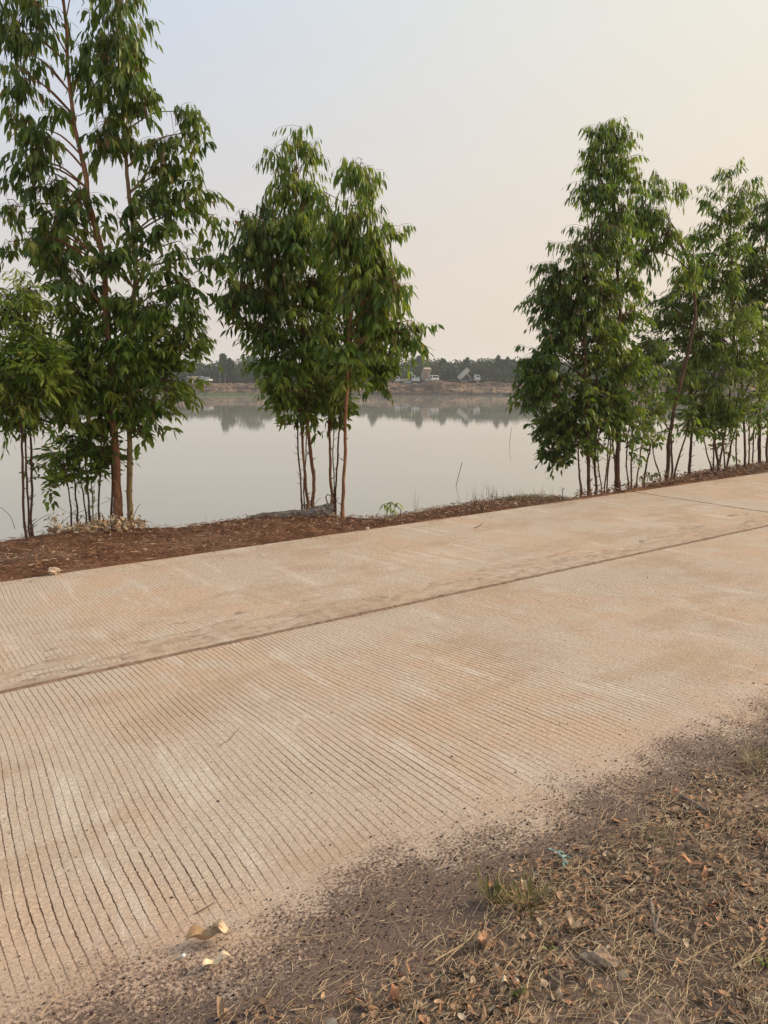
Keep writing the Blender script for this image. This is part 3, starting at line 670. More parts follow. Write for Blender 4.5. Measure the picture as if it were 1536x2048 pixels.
tree('thick dark trunk under the tallest crown of the right group', [(1236, 980, 10), (1235, 920, 9.5), (1236, 860, 8), (1230, 740, 7), (1240, 630, 6), (1235, 540, 5.5), (1230, 450, 4.5), (1222, 350, 2.5), (1217, 265, 1)],
     [(1205, 258, 26, 16, 7), (1236, 275, 22, 24, 8), (1215, 290, 38, 30, 16), (1185, 330, 34, 28, 14), (1240, 335, 30, 30, 12), (1165, 385, 28, 22, 8), (1205, 385, 42, 28, 18), (1262, 365, 18, 28, 6), (1225, 430, 45, 32, 20), (1230, 500, 40, 40, 20), (1255, 560, 22, 28, 8), (1225, 570, 40, 40, 20), (1265, 615, 22, 18, 6), (1235, 650, 42, 45, 24), (1245, 730, 55, 45, 32), (1230, 810, 50, 45, 28)],
     'mid', M_BARK3, GR, droop=(0.6, 1.4), leaf=(0.125, 0.32))
tree('leaning trunk crossing right with a forked airy top against the sky', [(1334, 957, 8), (1338, 880, 7.5), (1353, 800, 7), (1373, 720, 6.5), (1389, 640, 5.5), (1388, 580, 5), (1372, 510, 4), (1352, 460, 3), (1337, 440, 2)],
     [(1325, 372, 28, 22, 7), (1360, 375, 18, 22, 4), (1300, 405, 32, 28, 11), (1262, 432, 38, 30, 13), (1305, 455, 35, 28, 12), (1285, 500, 24, 30, 10), (1330, 470, 30, 22, 7), (1370, 500, 24, 20, 4), (1375, 545, 30, 30, 7)],
     'mid', M_BARK3, GR, droop=(1.2, 1.6), leaf=(0.15, 0.27))
tree('slender trunk leaning right to the airy crown top near the border', [(1438, 944, 4), (1450, 860, 4), (1461, 780, 3.5), (1466, 650, 3), (1462, 520, 2), (1460, 380, 1)],
     [(1462, 345, 26, 16, 6), (1420, 385, 20, 15, 3), (1475, 385, 32, 24, 9), (1435, 425, 42, 24, 12), (1480, 430, 24, 20, 4), (1420, 465, 32, 22, 8), (1460, 490, 38, 30, 12), (1440, 550, 50, 40, 22), (1400, 520, 35, 30, 8)],
     'mid', M_BARK3, GR, droop=(0.9, 1.3), leaf=(0.14, 0.28))
tree('dark leaved trunk at the right border, crown cut by the border', [(1518, 932, 7), (1519, 850, 7), (1520, 740, 6), (1525, 600, 5), (1535, 450, 4), (1545, 350, 2)],
     [(1545, 400, 40, 40, 22), (1520, 450, 42, 45, 30), (1500, 520, 40, 45, 28), (1550, 520, 45, 60, 34), (1510, 600, 50, 45, 34), (1560, 640, 50, 60, 24), (1480, 570, 35, 35, 12), (1620, 500, 60, 100, 30)],
     'dark', M_BARK3, GR, dy=0.5, droop=(0.8, 1.2), leaf=(0.125, 0.32))
tree('upright dark stem in the gap below the right foliage', [(1378, 951, 6), (1381, 900, 5.5), (1384, 850, 5), (1380, 760, 4), (1360, 640, 3)],
     [(1345, 560, 42, 32, 14), (1325, 605, 35, 25, 10), (1360, 620, 50, 40, 22), (1395, 600, 40, 40, 16), (1300, 640, 10, 10, 1), (1320, 690, 55, 40, 26), (1380, 690, 50, 45, 24)], 'dark', M_BARK3, GR, dy=0.4, droop=(0.6, 1.0), leaf=(0.12, 0.33))
tree('stem below the pale young foliage, second left of the border trunk', [(1490, 940, 5), (1488, 850, 4.5), (1480, 740, 4), (1460, 640, 3)],
     [(1400, 610, 45, 40, 22), (1460, 625, 60, 40, 32), (1510, 665, 50, 45, 28), (1430, 670, 60, 45, 34), (1480, 710, 55, 45, 32), (1400, 720, 50, 35, 20), (1540, 730, 50, 50, 24)], 'light', M_BARK3, GR, dy=-0.1, droop=(0.7, 0.9), leaf=(0.135, 0.21))
tree('forked stem leaning left in the thicket before the border', [(1435, 944, 5.5), (1430, 890, 5), (1424, 840, 4), (1415, 760, 3)],
     [(1430, 760, 60, 45, 34), (1380, 770, 50, 45, 28), (1400, 830, 45, 35, 18), (1450, 820, 45, 35, 18)], 'mid', M_BARK3, GR, droop=(0.6, 0.8), leaf=(0.125, 0.27))
GS = 'thin stems along the right road edge'
thin = [
 ('thin stem bending left beside the second dark trunk', [(1203, 986, 2.5), (1198, 940, 2.5), (1194, 880, 2), (1190, 800, 2)], [(1180, 900, 25, 18, 5)]),
 ('left of two parallel thin stems before the thickest dark trunk', [(1209, 986, 3), (1214, 930, 3), (1219, 870, 2.5), (1222, 780, 2)], [(1210, 860, 35, 30, 12)]),
 ('right of two parallel thin stems before the thickest dark trunk', [(1214, 985, 3), (1218, 930, 3), (1222, 870, 2.5), (1228, 780, 2)], [(1235, 850, 30, 30, 10)]),
 ('slanting stem growing close against the thickest dark trunk', [(1231, 980, 4), (1229, 920, 4), (1225, 868, 3), (1215, 800, 2)], [(1205, 820, 35, 30, 12)]),
 ('thin stem bowed left just right of the thickest dark trunk', [(1257, 979, 3), (1253, 930, 3), (1255, 890, 2.5), (1262, 820, 2)], [(1270, 840, 40, 35, 16), (1268, 895, 16, 14, 4)]),
 ('straight thin stem second right of the thickest dark trunk', [(1262, 978, 3.5), (1263, 930, 3.5), (1264, 880, 3), (1266, 800, 2)], [(1285, 780, 45, 45, 24), (1263, 905, 14, 14, 3)]),
 ('thin stem leaning right above the reddish leaved weed', [(1273, 976, 3), (1278, 930, 3), (1283, 890, 2.5), (1292, 820, 2)], [(1290, 850, 40, 35, 16), (1295, 720, 45, 45, 22)]),
 ('crooked stem rising out of the reddish leaved weed', [(1288, 968, 4), (1295, 920, 3.5), (1301, 890, 3), (1305, 820, 2)], [(1310, 840, 40, 35, 16), (1303, 896, 14, 12, 3)]),
 ('bare thin stem leaning left toward the crooked stem', [(1319, 964, 3), (1313, 930, 3), (1307, 905, 2), (1303, 870, 2)], [(1320, 885, 20, 12, 4)]),
 ('stem doubling the foot of the leaning forked trunk', [(1343, 957, 4.5), (1343, 910, 4), (1341, 870, 3.5), (1329, 840, 2.5), (1322, 780, 2)], [(1330, 800, 45, 45, 24), (1290, 700, 35, 35, 12)]),
 ('stem slanting right out beside the leaning forked trunk', [(1349, 956, 4), (1360, 910, 3.5), (1371, 865, 3), (1380, 800, 2)], [(1370, 850, 35, 28, 13), (1355, 760, 45, 45, 24)]),
 ('bowed thin stem leaning left from the thicket foot', [(1421, 946, 3), (1412, 900, 2.5), (1407, 860, 2.5), (1405, 790, 2)], [(1400, 860, 30, 25, 10)]),
 ('short dark stem at the left of the thicket foot', [(1426, 945, 3.5), (1427, 900, 3), (1428, 860, 2.5)], [(1425, 870, 30, 25, 9)]),
 ('upright stem in the middle of the thicket', [(1449, 945, 3.5), (1447, 900, 3), (1443, 850, 2.5), (1440, 790, 2)], [(1450, 860, 30, 28, 11)]),
 ('stem leaning right from the middle of the thicket', [(1453, 944, 4.5), (1461, 895, 4), (1470, 850, 3), (1478, 780, 2)], [(1475, 840, 38, 32, 15), (1462, 900, 18, 18, 5)]),
 ('straight thin stem right of the thicket', [(1471, 941, 3), (1472, 900, 3), (1473, 860, 2.5)], [(1480, 800, 40, 35, 18)]),
 ('first of the close thin stems left of the border trunk', [(1497, 938, 3.5), (1498, 890, 3), (1500, 840, 2.5)], [(1505, 820, 35, 35, 16)]),
 ('second of the close thin stems left of the border trunk', [(1504, 936, 3), (1506, 890, 3), (1510, 840, 2.5)], [(1520, 850, 30, 30, 12), (1530, 790, 45, 45, 24)]),
 ('dark stem standing right on the border beyond the border trunk', [(1534, 930, 5), (1535, 880, 5), (1538, 800, 4)], [(1545, 850, 30, 25, 10), (1570, 780, 50, 60, 20)]),
]
for lab, st, bl in thin:
    tree(lab, st, bl, 'dark' if st[0][0] < 1300 else 'mid', M_BARK3, GS, droop=(0.4, 0.8), leaf=(0.115, 0.36), name='eucalyptus_sapling', cat='sapling', dy=rnd.uniform(-0.05, 0.25))

# ---------------------------------------------------------------- ground litter
def ribbon_obj(name, items, m):
    """items: (point, direction, length, width, bend, lift, tint) thin curved strips with 3 segments"""
    n = len(items)
    b = np.array([i[0] for i in items]); d = np.array([i[1] for i in items]); d /= np.linalg.norm(d, axis=1, keepdims=True)
    ln, wd, be, li, ti = (np.array([i[k] for i in items]) for k in (2, 3, 4, 5, 6))
    sd_ = np.stack([-d[:, 1], d[:, 0], np.zeros(n)], 1); up = np.array([0, 0, 1.0])
    vv = []
    for s_ in (0, 0.33, 0.67, 1.0):
        c = b + d * (ln * s_)[:, None] + sd_ * (be * ln * (s_ * s_ - s_))[:, None] + up * (li * ln * 4 * (s_ - s_ * s_))[:, None]
        w_ = wd * (0.5 if s_ in (0, 0.33, 0.67) else 0.18)
        vv += [c - sd_ * w_[:, None], c + up * (w_ * 0.8)[:, None], c + sd_ * w_[:, None]]
    V = np.stack(vv, 1); o = (np.arange(n) * 12)[:, None]
    q = []
    for k in range(3):
        for j in range(2): q.append([k * 3 + j, k * 3 + j + 1, k * 3 + j + 4, k * 3 + j + 3])
    Q = (np.array(q).reshape(1, -1) + o).reshape(-1, 4)
    return link_mesh(name, mesh_np(name, V.reshape(-1, 3), [Q], np.repeat(ti, 12)), m)
def round_leaves(name, items, m):
    """items: (centre, azimuth, tilt vector, length, width, cup, tint): curled oval dry leaves"""
    n = len(items); K = 8
    V = np.zeros((n, K * 2 + 1, 3)); ti = np.array([i[6] for i in items])
    for a, (c, az, tl, ln, wd, cup, _) in enumerate(items):
        nrm = Vector((tl[0], tl[1], 1)).normalized(); x = Vector((math.cos(az), math.sin(az), 0)); x = (x - nrm * x.dot(nrm)).normalized(); y = nrm.cross(x)
        c = Vector(c); V[a, 0] = c
        for r_, rr in ((0, 0.55), (1, 1.0)):
            for k in range(K):
                t_ = 2 * math.pi * k / K; ex = math.cos(t_) * rr; ey = math.sin(t_) * rr * (1 - 0.25 * math.cos(t_))
                V[a, 1 + r_ * K + k] = c + x * (ex * ln / 2) + y * (ey * wd / 2) + nrm * (cup * ln * (ey * ey * 0.9 + 0.5 * ex * ex) * (1 + 0.3 * math.sin(t_ * 3 + az)))
    o = (np.arange(n) * (2 * K + 1))[:, None]
    T = (np.array([[0, 1 + k, 1 + (k + 1) % K] for k in range(K)]).reshape(1, -1) + o).reshape(-1, 3)
    Q = (np.array([[1 + k, 1 + K + k, 1 + K + (k + 1) % K, 1 + (k + 1) % K] for k in range(K)]).reshape(1, -1) + o).reshape(-1, 4)
    return link_mesh(name, mesh_np(name, V.reshape(-1, 3), [T, Q], np.repeat(ti, 2 * K + 1)), m)

def verge_xy(px, py): p = G(px, py); return p.x, p.y
def bare(p):        # bare pinkish earth to the lower right
    q = G(1330, 1930); return math.exp(-(((p.x - q.x) / 0.35) ** 2 + ((p.y - q.y) / 0.2) ** 2))
def litter_density(u, v):
    p = XY(u, v)
    lim = 1.60 + 0.2 * fbm(u * 1.3, 4.0) + 0.07 * fbm(u * 6, 2.0)
    k = max(0, min(1, (lim - v) / 0.22))
    if u < 0.5: k *= max(0.4, (u + 0.5) / 1.0)
    return k * (1 - 0.8 * bare(p)) * max(0.15, 0.65 + 1.3 * fbm(p.x * 2.2, p.y * 2.2, 9.0))
items, straws, fine = [], [], []
def near_pt():
    while True:
        u, v = rnd.uniform(-1.8, 6.0), rnd.uniform(-0.2, 1.9)
        p = XY(u, v)
        # keep the densest part where the camera sees it
        if abs(p.x) < 0.75 * p.y + 0.35 and p.y > 1.2: return u, v, p
        if rnd.random() < 0.12: return u, v, p
while len(items) < 19000:
    u, v, p = near_pt()
    if rnd.random() > litter_density(u, v): continue
    z = verge_z(u, v) + rnd.uniform(0.003, 0.014)
    l_ = rnd.choice([0.008, 0.011, 0.014, 0.018, 0.023, 0.029]) * rnd.uniform(0.8, 1.2)
    items.append(((p.x, p.y, z), rnd.uniform(0, 6.28), (rnd.gauss(0, 0.35), rnd.gauss(0, 0.35)), l_, l_ * rnd.uniform(0.28, 0.8), rnd.uniform(-0.15, 0.3), min(0.95, max(0, rnd.gauss(0.44, 0.32)))))
tag(round_leaves('leaf_litter', items, M_LITTER), 'brown and orange fallen leaves covering the near verge', 'leaf litter', None, 'stuff')
lance = []
while len(lance) < 4200:
    u, v, p = near_pt()
    if rnd.random() > litter_density(u, v): continue
    a = rnd.uniform(0, 6.28)
    lance.append(((p.x, p.y, verge_z(u, v) + rnd.uniform(0.004, 0.022)), (math.cos(a), math.sin(a), rnd.gauss(0, 0.22)), (rnd.gauss(0, 0.5), rnd.gauss(0, 0.5), 1), rnd.uniform(0.018, 0.05), rnd.uniform(0.004, 0.009), rnd.uniform(-0.4, 0.7), rnd.uniform(-0.6, 0.8), min(0.95, max(0, rnd.gauss(0.4, 0.25)))))
tag(leaves_obj('lance_leaf_litter', lance, M_LITTER), 'narrow curled eucalyptus leaves mixed through the near verge litter', 'leaf litter', None, 'stuff')
while len(straws) < 30000:
    u, v, p = near_pt()
    d_ = min(1, litter_density(u, v) * 0.8 + 0.5 * bare(p) * (v < 1.4) + 0.3 * (v < 1.78) + 0.2 * (v < 1.55))
    if rnd.random() > d_: continue
    a = rnd.uniform(0, 6.28) if rnd.random() < 0.6 else rnd.gauss(ROT + 0.3, 0.4)
    l_ = min(0.26, rnd.expovariate(1 / 0.028) + 0.010)
    straws.append(((p.x, p.y, verge_z(u, v) + rnd.uniform(0.004, 0.018)), (math.cos(a), math.sin(a), rnd.uniform(-0.1, 0.16)), l_, rnd.uniform(0.0008, 0.0021), rnd.gauss(0, 0.35), rnd.uniform(0, 0.06), rnd.random()))
tag(ribbon_obj('dry_straw', straws, M_STRAW), 'thin dry straws and stalks strewn over the near verge', 'straw', None, 'stuff')
# crumbs of dark earth thinning out over the slab
N = 30000; cr = []
while len(cr) < N:
    u = rnd.uniform(-1.6, 7.0); v = 1.72 - 0.03 * u + rnd.gauss(0, 0.15) if rnd.random() < 0.86 else 1.6 + rnd.expovariate(1 / 0.5)
    if v > 3.7: continue
    if v < 2.6 and rnd.random() > 0.55 + 0.9 * fbm(u * 1.5, v * 2.0, 3.0) and v > 1.9: continue
    p = XY(u, v)
    s_ = min(0.007, 0.0011 + rnd.expovariate(1 / 0.0009))
    z = max(0.0, verge_z(u, v)) if v < 2.0 else 0.0
    cr.append((p.x, p.y, z + s_ * 0.35, s_, rnd.random() ** 1.6))
A = np.array(cr); octa = np.array([[1, 0, 0], [0, 1, 0], [-1, 0, 0], [0, -1, 0], [0, 0, 0.8], [0, 0, -0.8]])
V = A[:, None, :3] + octa[None] * A[:, None, 3:4] * rng.uniform(0.5, 1.25, (N, 6, 1))
ft = np.array([[0, 1, 4], [1, 2, 4], [2, 3, 4], [3, 0, 4], [1, 0, 5], [2, 1, 5], [3, 2, 5], [0, 3, 5]])
T = (ft.reshape(1, -1) + (np.arange(N) * 6)[:, None]).reshape(-1, 3)
tag(link_mesh('earth_crumbs', mesh_np('earth_crumbs', V.reshape(-1, 3), [T], np.repeat(A[:, 4], 6)), M_CRUMB), 'dark earth crumbs scattered along the near edge of the concrete', 'earth crumbs', None, 'stuff')
# brown needle-like litter on the far bank strip
bs = []
while len(bs) < 19000:
    u = rnd.uniform(-5, 14); b = brink(u); v = V_FAR + 0.02 + (b + 0.05 - V_FAR) * rnd.random()
    if b - V_FAR < 0.12: 
        if rnd.random() < 0.85: continue
    p = XY(u, v, bank_z(u, v) + rnd.uniform(0.003, 0.03)); a = rnd.uniform(0, 6.28)
    t_ = rnd.random(); t_ = t_ * 0.85 if rnd.random() < 0.93 else rnd.uniform(0.85, 1)
    bs.append((tuple(p), (math.cos(a), math.sin(a), rnd.uniform(-0.15, 0.35)), rnd.uniform(0.02, 0.085), rnd.uniform(0.002, 0.010), rnd.gauss(0, 0.3), rnd.uniform(0, 0.12), t_))
for k in range(260):
    u = rnd.uniform(-4, 13); v = V_FAR - rnd.expovariate(1 / 0.10); a = rnd.uniform(0, 6.28)
    bs.append((tuple(XY(u, v, 0.009)), (math.cos(a), math.sin(a), 0.02), rnd.uniform(0.02, 0.07), rnd.uniform(0.002, 0.005), rnd.gauss(0, 0.3), 0.02, rnd.random()))
tag(ribbon_obj('bank_litter', bs, M_BSTRAW), 'reddish brown needle litter covering the bank strip', 'leaf litter', None, 'stuff')
# pale dry leaves heaped round the left trunks, and weeds' dead leaves on the right
L = []
for k in range(430):
    px = rnd.gauss(215, 52); 
    if px < 110 or px > 292: px = rnd.uniform(100, 290)
    py = 1062 - (px - 100) * 0.06 + rnd.gauss(0, 5); q = G(px, py, 0.02); h = max(0, rnd.gauss(0.03, 0.03)) * math.exp(-((px - 225) / 60) ** 2)
    L.append(((q.x, q.y, 0.02 + h), rv() + Vector((0, 0, 0.2)), rv(), rnd.uniform(0.04, 0.095), rnd.uniform(0.015, 0.036), rnd.uniform(0, 1.1), rnd.uniform(0.2, 0.8), rnd.random()))
for k in range(30):
    px = rnd.choice([105, 110, 118, 100]) + rnd.gauss(0, 7); q = G(px, 1066, 0.02)
    L.append(((q.x, q.y, 0.02 + abs(rnd.gauss(0.02, 0.03))), rv(), rv(), rnd.uniform(0.04, 0.08), 0.025, rnd.uniform(0, 1), 0.5, rnd.random()))
for k in range(18):
    q = P(108 + rnd.gauss(0, 9), 1036 + rnd.gauss(0, 3.5), G(110, 1066).y)
    L.append((tuple(q), rv() + Vector((0, 0, -0.3)), rv(), rnd.uniform(0.04, 0.07), 0.022, 0.6, 0.5, rnd.random()))
tag(leaves_obj('dry_leaf_heap', L, M_PALE), 'pale yellow dry leaves heaped round the feet of the left trunks', 'leaf heap', None, 'stuff')
L = []
for k in range(420):
    px = rnd.uniform(1300, 1560); py = 966 - (px - 1300) * 0.118 + rnd.gauss(0, 3); q = G(px, py, 0.02)
    L.append(((q.x, q.y, 0.01 + abs(rnd.gauss(0.03, 0.035))), rv() + Vector((0, 0, 0.3)), rv(), rnd.uniform(0.04, 0.10), rnd.uniform(0.012, 0.035), rnd.uniform(0, 1), 0.4, rnd.random() * 0.9))
for k in range(130):
    px = rnd.uniform(1150, 1310); py = 993 - (px - 1150) * 0.16 + rnd.gauss(-1, 1.5); q = G(px, py, 0.02)
    L.append(((q.x, q.y, 0.01 + abs(rnd.gauss(0.01, 0.02))), rv() + Vector((0, 0, 0.3)), rv(), rnd.uniform(0.03, 0.07), rnd.uniform(0.012, 0.03), rnd.uniform(0, 1), 0.4, rnd.random() * 0.9))
tag(leaves_obj('edge_litter', L, M_LITTER), 'brown dead leaves lying under the stems along the right road edge', 'leaf litter', None, 'stuff')

# ---------------------------------------------------------------- single things on the ground
def put(obj_, label, cat, group=None): return tag(obj_, label, cat, group)
# fallen log with its broken end on the right
a = G(498, 1040); b = G(664, 1035); root = empty('fallen_log', a.lerp(b, 0.5), 0, 'grey weathered log lying on the brink at the foot of the middle clump', 'log')
g = Geo(); pts = []; rr = []
for k in range(40):
    t_ = k / 39; p_ = a.lerp(b, t_); r0 = 0.035 + 0.07 * t_ ** 0.7; p_.z = 0.012 + 0.055 * t_ ** 1.5 + 0.010 * math.sin(t_ * 7); pts.append(p_ - root.location); rr.append(r0 * (1 + 0.10 * fbm(t_ * 9, 2.0)))
g.tube(pts, rr, 22)
for k_, v_ in enumerate(g.v):
    ring, seg = divmod(k_, 22); c_ = pts[min(39, ring)]; d_ = Vector(v_) - c_; f_ = 1 + 0.22 * fbm(seg * 0.9 + 3, ring * 0.12) + 0.14 * fbm(seg * 2.3, ring * 0.7); g.v[k_] = tuple(c_ + Vector((d_.x, d_.y * f_, d_.z * f_ * 0.8)))
g.build('trunk', M_LOG, root)
g = Geo()
for k in range(9):
    an = k * 0.7; e = pts[-1] + Vector((0, math.cos(an), math.sin(an))) * 0.06
    g.tube([e - Vector((0.06, 0, 0)), e + Vector((rnd.uniform(0.005, 0.04), 0, rnd.uniform(-0.01, 0.02)))], [0.028, 0.008], 5, 0.3)
g.build('broken_end', M_GREYWOOD, root)
g = Geo(); e = pts[-3] + Vector((0, 0, 0.09)); g.tube([e, e + Vector((-0.02, 0, 0.07)), e + Vector((0.0, 0, 0.10)), e + Vector((0.05, 0, 0.085))], [0.009, 0.008, 0.007, 0.005], 5, 0.2); g.build('branch_stub', M_GREYWOOD, root)
# pale stone on the strip, white pebble and clod on the verge
def stone(name, px, py, r, label, cat, m, z=0.0, seed=1.0, amp=0.5):
    q = G(px, py, z); g = Geo(); g.blob((0, 0, 0), r, seed, 14, 9, amp, 1.7)
    for v_ in range(len(g.v)): g.v[v_] = tuple(Vector(g.v[v_]) + Vector((0, 0, r[2] * 0.6)))
    o = g.build(name, m, None, (q.x, q.y, z)); o.rotation_euler.z = rnd.uniform(0, 3); return put(o, label, cat)
stone('stone', 108, 1146, (0.042, 0.036, 0.026), 'pale broken stone on the brown strip near the left border', 'stone', M_STONE, 0.02, 3.0, 0.8)
stone('pebble', 367, 1913, (0.006, 0.006, 0.005), 'small white pebble left of the pale curled leaves', 'pebble', M_WHITE_STONE, 0.004, 1.0, 0.3)
q = G(1205, 1935, 0.01)
o = stone('earth_clod', 1205, 1932, (0.052, 0.03, 0.02), 'crumbled brown earth clod on the bare verge patch', 'earth clod', plain('clod_earth', (0.34, 0.24, 0.165), 0.95, 0.5, 60.0), 0.002, 5.0, 0.8)
for k, (x, y, r_, lab) in enumerate([(735, 1058, 0.02, 'small pale stone chip on the strip below the rightmost middle stem'), (290, 1100, 0.018, 'small pale stone chip on the strip below the pair of tall trunks'), (1030, 1010, 0.03, 'whitish stone among the weeds on the grassy hump'), (135, 1122, 0.02, 'small pale stone chip just above the broken stone')]):
    stone('stone', x, y, (r_, r_ * 0.8, r_ * 0.6), lab, 'stone', M_STONE, 0.02, k * 2.0, 0.5)
# large single dry leaves on the verge
def big_leaf(px, py, ln, wd, az, curl, tint, label, m=M_PALE, z=0.012, lift=0.2, fold=0.5):
    q = G(px, py, z); d = Vector((math.cos(az), math.sin(az), lift))
    n = 16; g = Geo(); side = Vector((-math.sin(az), math.cos(az), 0)); W_ = 7
    for i in range(n + 1):
        t_ = i / n; w_ = wd * 0.5 * (math.sin(math.pi * t_ ** 0.8) ** 0.8 if 0 < t_ < 1 else 0.02)
        c = Vector((math.cos(az), math.sin(az), 0)) * (ln * (t_ - 0.5)) + Vector((0, 0, lift * ln * math.sin(t_ * math.pi) ** 2 * 0.5 + 0.012 * math.sin(t_ * 9 + az)))
        for j in range(W_):
            s_ = j / (W_ - 1) * 2 - 1
            g.v.append(tuple(c + side * (s_ * w_ * (1 - 0.3 * fold * abs(s_))) + Vector((0, 0, fold * w_ * s_ * s_ * (1 + 0.5 * math.sin(7 * t_ + s_)) + curl * w_ * s_ * 0.5))))
    for i in range(n):
        for j in range(W_ - 1): g.f.append((i * W_ + j, i * W_ + j + 1, (i + 1) * W_ + j + 1, (i + 1) * W_ + j))
    o = g.build('dry_leaf', m, None, (q.x, q.y, z), True)
    at = o.data.attributes.new('tint', 'FLOAT', 'POINT'); at.data.foreach_set('value', [min(1, max(0, tint + 0.12 * fbm(v_[0] * 60, v_[1] * 60))) for v_ in g.v])
    return put(o, label, 'dry leaf', 'large dry leaves on the verge')
big_leaf(412, 1878, 0.115, 0.045, R(15), 0.6, 0.35, 'larger brown half of the curled leaf pair at the concrete edge', fold=0.9, lift=0.25)
big_leaf(448, 1868, 0.085, 0.05, R(-20), -0.5, 0.85, 'pale cream half of the curled leaf pair at the concrete edge', z=0.022, fold=0.7, lift=0.3)
big_leaf(433, 1925, 0.085, 0.026, R(38), 0.4, 1.0, 'cream lance shaped leaf below the curled leaf pair', fold=0.6)
big_leaf(441, 2018, 0.10, 0.022, R(105), 0.6, 0.45, 'dull brown narrow leaf lying near the bottom border', M_LITTER, fold=0.7, lift=0.08)
big_leaf(1376, 1728, 0.085, 0.04, R(-25), -0.3, 0.74, 'smooth reddish brown leaf at the top of the litter', M_LITTER, z=0.03, fold=0.4, lift=0.4)
big_leaf(1143, 1850, 0.055, 0.035, R(-35), 0.6, 0.7, 'yellow torn leaf right of the grass tuft', fold=0.9, z=0.02)
big_leaf(1135, 1932, 0.036, 0.032, R(10), 0.1, 0.76, 'round orange leaf left of the earth clod', M_LITTER, fold=0.3, z=0.014)
big_leaf(1020, 1968, 0.05, 0.022, R(0), 0.3, 1.0, 'white dry leaf low in the litter', fold=0.5, z=0.018)
big_leaf(967, 1885, 0.05, 0.036, R(-10), 0.3, 0.82, 'pale orange leaf curled above the long stick', M_LITTER, fold=0.5, z=0.02)
big_leaf(1410, 1755, 0.09, 0.022, R(60), 0.9, 0.72, 'twisted orange leaf right of the smooth reddish leaf', M_LITTER, fold=1.0, z=0.02, lift=0.3)
big_leaf(1048, 1778, 0.05, 0.022, R(95), 0.3, 0.6, 'amber leaf standing upright in the grass tuft', fold=0.6, z=0.03, lift=0.6)
big_leaf(1522, 1675, 0.045, 0.03, R(70), 0.3, 0.8, 'small orange leaf at the right border', M_LITTER, fold=0.4, z=0.02)
big_leaf(1115, 1998, 0.045, 0.03, R(40), 0.5, 0.88, 'tan leaf near the bottom border right of the sprigs', M_LITTER, fold=0.6, z=0.015)
big_leaf(790, 1990, 0.05, 0.03, R(80), 0.5, 0.74, 'orange leaf near the bottom border below the long stick', M_LITTER, fold=0.6, z=0.015)
# sticks
def stick(pts_px, r, label, m=M_TWIG, name='stick', z=0.018, grp='sticks lying on the verge', cat='stick', side=None):
    ps = [G(x, y, z) + Vector((0, 0, rnd.uniform(-0.003, 0.006))) for x, y in pts_px]; o0 = ps[0].copy()
    ln = smooth_line([(p_ - o0, r * (1 - 0.5 * i / (len(ps) - 1))) for i, p_ in enumerate(ps)], 5)
    g = Geo(); g.tube([a_ for a_, _ in ln], [b_ for _, b_ in ln], 7, 0.15)
    for s_ in side or []:
        q0 = G(*s_[0], z) - o0; q1 = G(*s_[1], z + 0.008) - o0; g.tube([q0, q0.lerp(q1, 0.5) + Vector((0, 0, 0.004)), q1], [r * 0.6, r * 0.5, r * 0.3], 5, 0.1)
    return put(g.build(name, m, None, o0), label, cat, grp)
stick([(1104, 1872), (1060, 1895), (1010, 1920), (960, 1938), (900, 1945)], 0.0050, 'long grey brown stick lying in the middle of the leaf litter')
stick([(1436, 1812), (1480, 1818), (1536, 1822), (1600, 1826)], 0.0045, 'dark stick entering from the right border')
stick([(1315, 1870), (1308, 1845), (1305, 1820), (1300, 1800)], 0.008, 'splintered grey wood piece forked like a claw', M_GREYWOOD, side=[((1310, 1862), (1322, 1815)), ((1315, 1862), (1345, 1845)), ((1315, 1868), (1370, 1884))])
stick([(1360, 1590), (1385, 1605), (1415, 1625)], 0.008, 'flat greyish bark strip at the top of the litter', M_GREYWOOD)
stick([(1148, 1925), (1165, 1955), (1185, 1988)], 0.0035, 'short dark twig slanting down below the clod')
stick([(1495, 1970), (1496, 2000), (1493, 2048)], 0.005, 'upright dark twig at the lower right border')
stick([(390, 1826), (410, 1818), (430, 1806)], 0.0022, 'tiny twig on the concrete above the curled leaves', z=0.004)
stick([(440, 1492), (458, 1478), (480, 1456)], 0.0013, 'thin rod standing for a faint crack across the concrete grooves', z=0.004)  # added rod that stands for a faint crack in the slab
stick([(950, 1055), (960, 1051), (966, 1047)], 0.005, 'curved twig on the far lane of the road', z=0.012)
stick([(1175, 1930), (1250, 1935)], 0.0015, 'fine dark stalk leaning over the earth clod', z=0.03)
M_STALK = plain('straw_stalk', (0.46, 0.33, 0.18), 0.8, 0.3, 30.0)
stick([(1365, 1925), (1420, 1893), (1465, 1875), (1536, 1868)], 0.0022, 'long pale straw bending to the right border', M_STALK, 'straw_stalk', cat='straw', grp='long straws on the verge', side=[((1420, 1893), (1400, 1925)), ((1465, 1875), (1493, 1912))])
stick([(1465, 1935), (1490, 1922), (1530, 1895)], 0.0028, 'thick pale straw at the right border', M_STALK, 'straw_stalk', cat='straw', grp='long straws on the verge', side=[((1493, 1920), (1520, 1900))])
stick([(1373, 1992), (1378, 1950), (1388, 1915)], 0.002, 'pale upright straw on the bare verge patch', M_STALK, 'straw_stalk', cat='straw', grp='long straws on the verge')
stick([(1145, 2005), (1180, 1990), (1240, 1986)], 0.002, 'pale straw curving below the sprigs', M_STALK, 'straw_stalk', cat='straw', grp='long straws on the verge')
stick([(1285, 2020), (1295, 1995), (1310, 1978)], 0.002, 'short bowed straw near the bottom border', M_STALK, 'straw_stalk', cat='straw', grp='long straws on the verge')
stick([(1320, 1985), (1345, 2020), (1365, 2050)], 0.0022, 'straight straw slanting into the bottom border', M_STALK, 'straw_stalk', cat='straw', grp='long straws on the verge')
